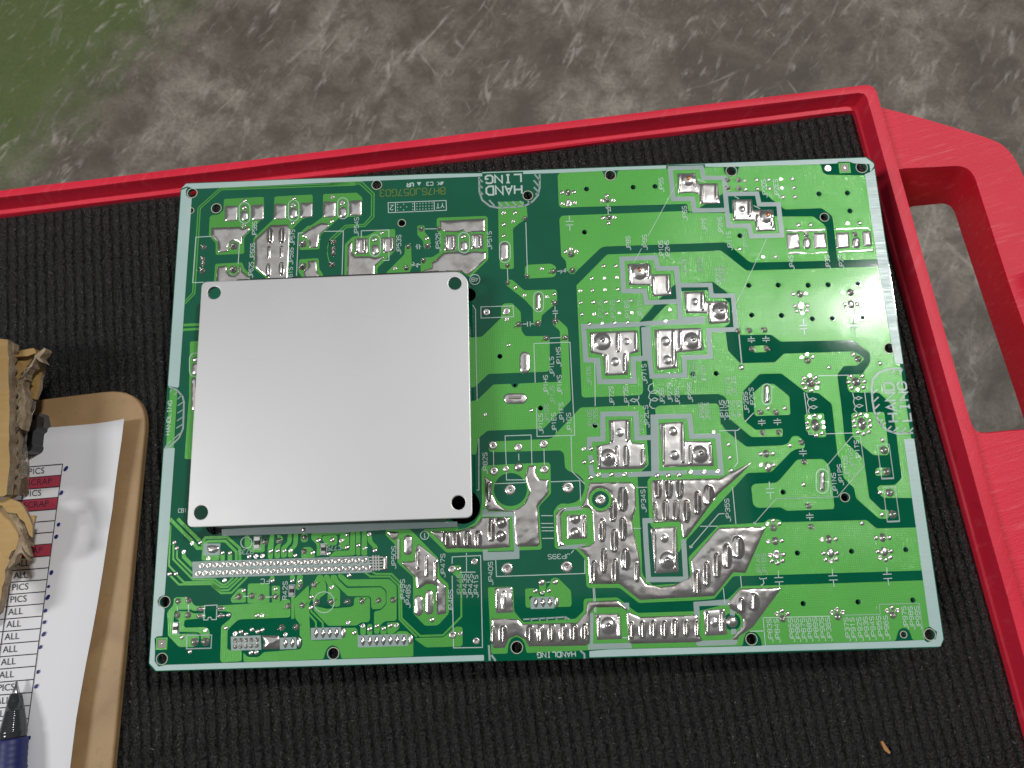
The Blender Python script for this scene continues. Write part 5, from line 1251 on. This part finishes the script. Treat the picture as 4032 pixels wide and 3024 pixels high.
# paper
ZP = ZC + .0010
edge = [Vector(p) for p in WP("1 925,652 905,800 880,950 850,1150 830,1300 800,1490 775,1659 2 760,240 720,480 680,700 640,900 600,1120 570,1300 545,1500 525,1659", ZP + .0022)]
dend = (edge[-1] - edge[-4]).normalized(); edge += [edge[-1] + dend * .012 * i for i in range(1, 4)]
rowdir = (Vector(tp('2', 352, 205, ZP)) - Vector(tp('2', 75, 228, ZP))).normalized()
PO = (tr.x - .1, tr.y - .1, ZP - .0008)
sheet = empty('printed_sheet', PO, 'white sheet printed with a table of red and white rows on the clipboard', 'paper')
vs = []; fs = []; NU = 26
for i, p in enumerate(edge):
    for j in range(NU + 1):
        d = .125 * (j / NU) ** 1.7
        q = p - rowdir * d
        z = ZP + .0038 * max(0, 1 - d / .019) ** 2 + .00012 * noise.noise(Vector((q.x * 60, q.y * 60, 2)))* max(0, (.018 - d) / .018)
        z += .0012 * max(0, 1 - i / 4.0) * max(0, 1 - d / .018)
        vs.append((q.x - PO[0], q.y - PO[1], z - PO[2]))
n0 = len(vs)
vs += [(x, y, z - .00012) for x, y, z in vs]
ne = len(edge)
for i in range(ne - 1):
    for j in range(NU):
        a = i * (NU + 1) + j; f = (a, a + 1, a + NU + 2, a + NU + 1)[::-1]; fs.append(f[::-1]); fs.append(tuple(n0 + k for k in f))
for i in range(ne - 1):
    a, b = i * (NU + 1), (i + 1) * (NU + 1); fs.append((a, b, n0 + b, n0 + a))
for j in range(NU): fs.append((j, n0 + j, n0 + j + 1, j + 1))
me = mesh('page', vs, fs, MAT['paper'], True); bm = bmesh.new(); bm.from_mesh(me); bmesh.ops.recalc_face_normals(bm, faces=bm.faces); bm.to_mesh(me); bm.free()
link('page', me, sheet)
ZT = ZP + .00022
def sheet_part(name, me): return link(name, me, sheet)
def flat(name, pts, dz, mat):
    vs = [(p.x - PO[0], p.y - PO[1], ZT + dz - PO[2]) for p in pts]; a = sum(vs[i - 1][0] * vs[i][1] - vs[i][0] * vs[i - 1][1] for i in range(len(vs)))
    f = tuple(range(len(vs))); return sheet_part(name, mesh(name, vs, [f if a > 0 else f[::-1]], MAT[mat]))
def strip(name, a, b, wd, dz, mat):
    u = (b - a).normalized(); nn = Vector((-u.y, u.x)) * wd / 2; return flat(name, [a + nn, b + nn, b - nn, a - nn], dz, mat)
rr = [('1', 455, 972), ('1', 445, 1052), ('1', 437, 1135), ('1', 425, 1213), ('1', 410, 1298), ('1', 397, 1382), ('1', 388, 1465), ('1', 377, 1550), ('2', 365, 118), ('2', 352, 205), ('2', 340, 290), ('2', 328, 378), ('2', 318, 466), ('2', 305, 556), ('2', 293, 646), ('2', 281, 737), ('2', 269, 830), ('2', 257, 920), ('2', 245, 1016), ('2', 233, 1110), ('2', 220, 1205), ('2', 208, 1300), ('2', 195, 1395), ('2', 183, 1490), ('2', 170, 1585), ('2', 157, 1680)]
RW = [Vector(tp(*q_, ZT)) for q_ in rr]
# straighten the right border
A_, B_ = RW[0], RW[-1]; nn_ = (B_ - A_).normalized(); RW = [A_ + nn_ * (q_ - A_).dot(nn_) for q_ in RW]
def tmesh(s, size):
    cu = bpy.data.curves.new('lettering', 'FONT'); cu.body = s; cu.size = size; cu.resolution_u = 3; o = bpy.data.objects.new('lettering', cu); COL.objects.link(o)
    dg = bpy.context.evaluated_depsgraph_get(); me = bpy.data.meshes.new_from_object(o.evaluated_get(dg)); bpy.data.objects.remove(o); me.materials.clear(); me.materials.append(MAT['print']); return me
words = ['PICS', 'SCRAP', 'PICS', 'SCRAP', '', '', '', 'SCRAP', 'ALL', 'ALL', 'PICS', 'PICS', 'ALL', 'ALL', 'ALL', 'ALL', 'ALL', 'ALL', 'PICS', 'ALL', 'ALL', 'ALL', '', '', '']
tang = math.atan2(rowdir.y, rowdir.x); down = nn_; cache = {}
COLW = .0152
for i, q_ in enumerate(RW):
    strip('table_line', q_ - rowdir * .075, q_, .00036, .00003, 'print')
    if i < len(words):
        pit = (RW[i + 1] - q_).length
        if words[i] == 'SCRAP': flat('red_row', [q_ - rowdir * .075, q_, RW[i + 1], RW[i + 1] - rowdir * .075], .00001, 'redcell')
        if i == 19: flat('blue_cell', [q_ - rowdir * .075, q_ - rowdir * COLW, RW[i + 1] - rowdir * COLW, RW[i + 1] - rowdir * .075], .00001, 'bluecell')
        if words[i]:
            if words[i] not in cache: cache[words[i]] = tmesh(words[i], .0036)
            p = q_ - rowdir * (COLW - .0011) + down * pit * .70
            link('lettering', cache[words[i]], sheet, (p.x - PO[0], p.y - PO[1], ZT + .00005 - PO[2]), (0, 0, tang))
        if i == 2:
            p = q_ - rowdir * (COLW + .0040) + down * pit * .74; link('lettering', tmesh('9', .0036), sheet, (p.x - PO[0], p.y - PO[1], ZT + .00005 - PO[2]), (0, 0, tang))
strip('table_line', RW[0], RW[-1], .00036, .00004, 'print'); strip('table_line', RW[0] - rowdir * COLW, RW[-1] - rowdir * COLW, .00036, .00005, 'print')
for k, (t_, x, y, s0, el) in enumerate([('1', 480, 1005, 13, 1.6), ('1', 447, 1180, 13, 1.4), ('1', 427, 1410, 13, 1.15), ('1', 410, 1498, 14, 1.1), ('2', 373, 240, 15, 1.15), ('2', 353, 342, 11, 1.1), ('2', 347, 420, 14, 1.4), ('2', 330, 517, 13, 1.1), ('2', 323, 600, 12, 1.2), ('2', 318, 687, 14, 1.25), ('2', 294, 782, 12, 1.2), ('2', 277, 960, 12, 1.2), ('2', 263, 1065, 13, 1.2), ('2', 210, 1440, 14, 1.1), ('2', 188, 1648, 14, 1.1), ('2', 176, 247, 7, 1.7)]):
    c = Vector(tp(t_, x, y, ZT + .0001)); s1 = s0 * .542 / 9.0 / 1000
    pts = []
    for i in range(14):
        a = 2 * math.pi * i / 14; w1 = 1 + .22 * noise.noise(Vector((math.cos(a), math.sin(a), k * 3.3))); dx, dy = s1 * el * w1 * math.cos(a), s1 * w1 * math.sin(a) * .85; ca, sa = math.cos(R(50)), math.sin(R(50))
        pts.append(c + Vector((dx * ca - dy * sa, dx * sa + dy * ca)))
    flat('ink_dot', pts, .00035 if x > 400 else .0002, 'blueink')
# pen
ZQ = ZP + .0060
tip = Vector((*tp('2', 122, 1030, ZP + .003), ZP + .0030)); far_ = Vector((*tp('2', 78, 1659, ZQ), ZQ)); ax = (far_ - tip).normalized()
pen = empty('ballpoint_pen', tip - Vector((0, 0, .003)), 'ballpoint pen with blue rubber grip and smoked clear nose on the paper', 'pen')
def lathe(name, prof, mat, n=28):
    u = ax.orthogonal().normalized(); v_ = ax.cross(u); vs = []; fs = []
    o_ = tip - pen.location
    for d, r in prof:
        for i in range(n):
            a = 2 * math.pi * i / n; p = o_ + ax * d * .001 + (u * math.cos(a) + v_ * math.sin(a)) * r * .00092; vs.append(tuple(p))
    for k in range(len(prof) - 1):
        for i in range(n): fs.append((k * n + i, k * n + (i + 1) % n, (k + 1) * n + (i + 1) % n, (k + 1) * n + i))
    fs.append(tuple(range(n))[::-1]); fs.append(tuple((len(prof) - 1) * n + i for i in range(n)))
    me = mesh(name, vs, fs, mat, True); bm = bmesh.new(); bm.from_mesh(me); bmesh.ops.recalc_face_normals(bm, faces=bm.faces); bm.to_mesh(me); bm.free(); return link(name, me, pen)
lathe('tip', [(0, .25), (.3, .5), (1.6, .62), (1.8, .8), (4.4, 1.55), (4.6, 1.5)], MAT['pensilver'])
lathe('nose_cone', [(4.3, 1.9), (4.5, 2.2), (7, 2.85), (10.5, 3.6)] + [(10.5 + i * .8 + k_, 3.62 + i * .17 + dk) for i in range(10) for k_, dk in ((0, 0), (.35, .08), (.7, 0))] + [(19.5, 5.0), (20.4, 5.0)], MAT['smoke'])
lathe('grip', [(20.5, 5.25), (20.8, 5.55)] + [(21.2 + i * 2.2 + k_, 5.6 + dk) for i in range(16) for k_, dk in ((0, 0), (.7, .14), (1.5, .14))] + [(57, 5.4)], MAT['bluegrip'])
lathe('barrel', [(57.1, 5.2), (120, 5.2), (134, 4.6), (135, 3.6), (141, 3.4), (141.5, 3.0)], MAT['smoke'])
# torn cardboard
bo = (on_plane(0, 1700, ZM)[0] - .03, on_plane(0, 1700, ZM)[1], ZM)
box = empty('cardboard_box', bo, 'torn brown corrugated cardboard box corner at the left edge over the clipboard', 'cardboard box')
KP = [MAT['kraft'], MAT['pulp']]; PK = [MAT['pulp'], MAT['pulp']]
def jag(txt, z, amp=.0006, n=4, seed=1):
    pts = [Vector(p) for p in WP(txt, z)]; out = []; rnd = random.Random(seed)
    for i, p in enumerate(pts):
        q_ = pts[(i + 1) % len(pts)]; L = (q_ - p).length; m_ = max(1, int(L / .0022)) if min(p.x, q_.x) > bo[0] + .012 else 1
        for j in range(m_):
            s = p.lerp(q_, j / m_); out.append((s.x + rnd.uniform(-amp, amp), s.y + rnd.uniform(-amp, amp)))
    return out
def card(name, txt, z, th, mat, amp=.25, seed=1, ja=.0004, tilt=(0, 0), step=1.5):
    return link(name, thick(name, jag(txt, z, ja, seed=seed), z - th, z, mat, bo, amp=amp, seed=seed, step=step, tilt=tilt, r=.15, smooth=False), box)
link('box_wall', thick('box_wall', WP("8 -2400,260 60,260 90,1000 80,1659 9 60,700 -2400,700", ZM + .02), ZC + .0012, ZM + .028, KP, bo), box)
card('flap', "8 -2400,120 0,125 112,130 120,500 122,760 135,1050 130,1659 9 132,160 135,300 110,560 92,735 40,750 -2400,760", ZM + .034, .0036, KP, .2, 3, .00022)
card('torn_edge', "8 118,165 200,172 225,205 185,300 160,330 140,560 155,900 160,1300 150,1659 9 150,0 160,250 140,420 120,600 95,730 80,700 105,560 128,300 122,0 8 126,1500 128,1050 116,600", ZM + .031, .0030, PK, .5, 4, .0004, step=1.0)
card('flap', "8 120,335 330,305 400,282 500,272 530,312 500,390 400,530 310,640 262,740 250,900 260,1100 245,1340 255,1659 9 235,300 220,560 190,720 100,765 60,760 60,0 8 60,400", ZM + .026, .0034, KP, .3, 5, .0003, (0.04, .02))
card('flap_crease', "8 150,385 330,330 330,298 400,278 500,268 525,330 400,378", ZM + .0295, .003, [MAT['kraft'], MAT['kraft']], .25, 6, .0002)
card('torn_edge', "8 520,350 610,275 650,250 682,290 650,340 600,385 640,490 590,440 520,420 470,500 400,560 335,650 405,700 350,740 345,820 372,960 372,1290 330,1440 290,1430 255,1350 262,1000 250,780 300,670 400,545 490,430", ZM + .0285, .004, PK, .55, 7, .0005, step=.9)
card('torn_ply', "8 505,560 585,470 635,500 630,580 590,700 585,840 545,960 530,1000 480,990 400,965 440,830 400,790 440,720", ZM + .021, .0016, KP, .45, 8, .0003, (.18, .08), 1.6)
card('torn_ply', "9 0,800 110,772 270,832 385,980 452,1180 465,1345 408,1325 345,1130 240,1010 110,975 30,880 -2400,840", ZM + .029, .0018, KP, .4, 9, .0003, (-.12, -.10), 1.8)
card('torn_ply', "9 382,1040 455,1022 502,1040 482,1150 462,1352 430,1250 400,1130", ZM + .019, .0012, KP, .4, 10, .0003, (0, 0), 1.0)
card('torn_edge', "9 20,870 120,985 230,1005 310,1130 350,1300 405,1500 420,1650 365,1560 300,1340 270,1200 180,1080 60,960", ZM + .0275, .002, PK, .8, 11, .0005, step=.8)
card('crumpled_wall', "9 -2400,850 0,880 120,1000 230,1030 285,1160 290,1400 240,1580 180,1700 1 60,1650 2 130,60 75,170 42,220 2,440 -30,540 -120,600 -160,400", ZM + .022, .004, KP, .55, 12, .0004, (.04, .03), 2.2)
card('torn_edge', "2 150,-40 185,-20 175,60 205,120 212,150 170,90 140,110 110,170 70,210 60,180 95,120 130,50", ZM + .026, .002, PK, .9, 13, .0004, step=.8)
for l, z_, sd in (("9 205,40 300,-60 385,0 402,270 385,460 330,500 255,425 230,370", ZM + .022, 14), ("8 470,1000 518,1015 505,1130 425,1270 378,1290 400,1150", ZM + .019, 15), ("8 330,1330 405,1350 385,1659 330,1659 300,1500", ZM + .022, 16)):
    card('clear_tape', l, z_, .0002, [MAT['tape'], MAT['tape']], .7, sd, .0002, step=1.0)
# wavy fluting that shows along the torn edges
def flute(txt, z0, z1, amp, per, seed):
    P = [Vector(p) for p in WP(txt, z1)]; vs = []; fs = []; d = 0; rnd = random.Random(seed); pts = []
    for i in range(len(P) - 1):
        L = (P[i + 1] - P[i]).length; n_ = max(2, int(L / .0006)); u = (P[i + 1] - P[i]) / L; w_ = Vector((-u.y, u.x))
        for j in range(n_):
            s = L * j / n_; a = amp * math.sin((d + s) / per * 2 * math.pi + .6 * noise.noise(Vector((d + s, seed, 0)) * 150)); pts.append(P[i] + u * s + w_ * a)
        d += L
    for k, side in enumerate((-1, 1)):
        b0 = len(vs)
        for i, p in enumerate(pts):
            q_ = pts[min(i + 1, len(pts) - 1)] - pts[max(i - 1, 0)]; q_.normalize(); w_ = Vector((-q_.y, q_.x)) * side * .00022
            t1 = z1 + .0012 * noise.noise(Vector((i * .35, seed, 1)))
            vs.append((p.x + w_.x - bo[0], p.y + w_.y - bo[1], z0 - bo[2])); vs.append((p.x + w_.x - bo[0], p.y + w_.y - bo[1], t1 - bo[2]))
        for i in range(len(pts) - 1): fs.append((b0 + 2 * i, b0 + 2 * i + 2, b0 + 2 * i + 3, b0 + 2 * i + 1)[::side])
    n_ = len(pts)
    for i in range(n_ - 1): fs.append((2 * i + 1, 2 * i + 3, 2 * n_ + 2 * i + 3, 2 * n_ + 2 * i + 1))
    link('flute', mesh('flute', vs, fs, MAT['pulp']), box)
flute("8 128,180 128,560 138,900 145,1300 140,1659 9 140,0 148,250 128,440 112,600", ZM + .028, ZM + .0322, .0005, .0046, 1)
flute("8 470,480 390,560 300,690 268,780 270,1000 265,1300 300,1420", ZM + .024, ZM + .0288, .0006, .0046, 2)
flute("9 100,960 200,1010 270,1130 300,1300 350,1500", ZM + .022, ZM + .0278, .0006, .0048, 3)
# splinter on the mat
sp = [Vector(p) for p in WP("5 330,1446 348,1440 372,1480 408,1530 398,1545 360,1515", ZM)]
o3 = (sp[0].x, sp[0].y, ZM - .0006)
s_o = link('wood_splinter', thick('wood_splinter', [tuple(p) for p in sp], ZM - .0004, ZM + .0009, MAT['wood'], o3, r=.2), None, o3)
s_o['label'] = 'small orange brown wood splinter lying on the black mat'; s_o['category'] = 'splinter'

# lint and dust caught in the mat
rl = random.Random(21); vs = []; fs = []
for i in range(260):
    if i < 150: px, py = rl.uniform(480, 4000), rl.uniform(2650, 3020)
    else: px, py = rl.uniform(0, 900), rl.uniform(900, 2000)
    c = Vector((*on_plane(px, py, ZM), ZM + .0001)); a = rl.uniform(0, 6.28); L = rl.uniform(.00012, .00045) * (3 if rl.random() < .05 else 1); h = .00012
    u = Vector((math.cos(a), math.sin(a), 0)) * L; w1 = Vector((-math.sin(a), math.cos(a), 0)) * rl.uniform(.00008, .00018); b0 = len(vs)
    for p in (c - u, c + w1, c + u, c - w1): vs.append(tuple(p))
    vs.append(tuple(c + Vector((0, 0, h * 1.5)))); fs += [(b0, b0 + 3, b0 + 4), (b0 + 3, b0 + 2, b0 + 4), (b0 + 2, b0 + 1, b0 + 4), (b0 + 1, b0, b0 + 4)]
lint = link('lint', mesh('lint', vs, fs, mat_simple('lint_fibre', (.42, .40, .37), .8))); lint['kind'] = 'stuff'; lint['label'] = 'pale lint and dust specks caught on the black mat'; lint['category'] = 'lint'
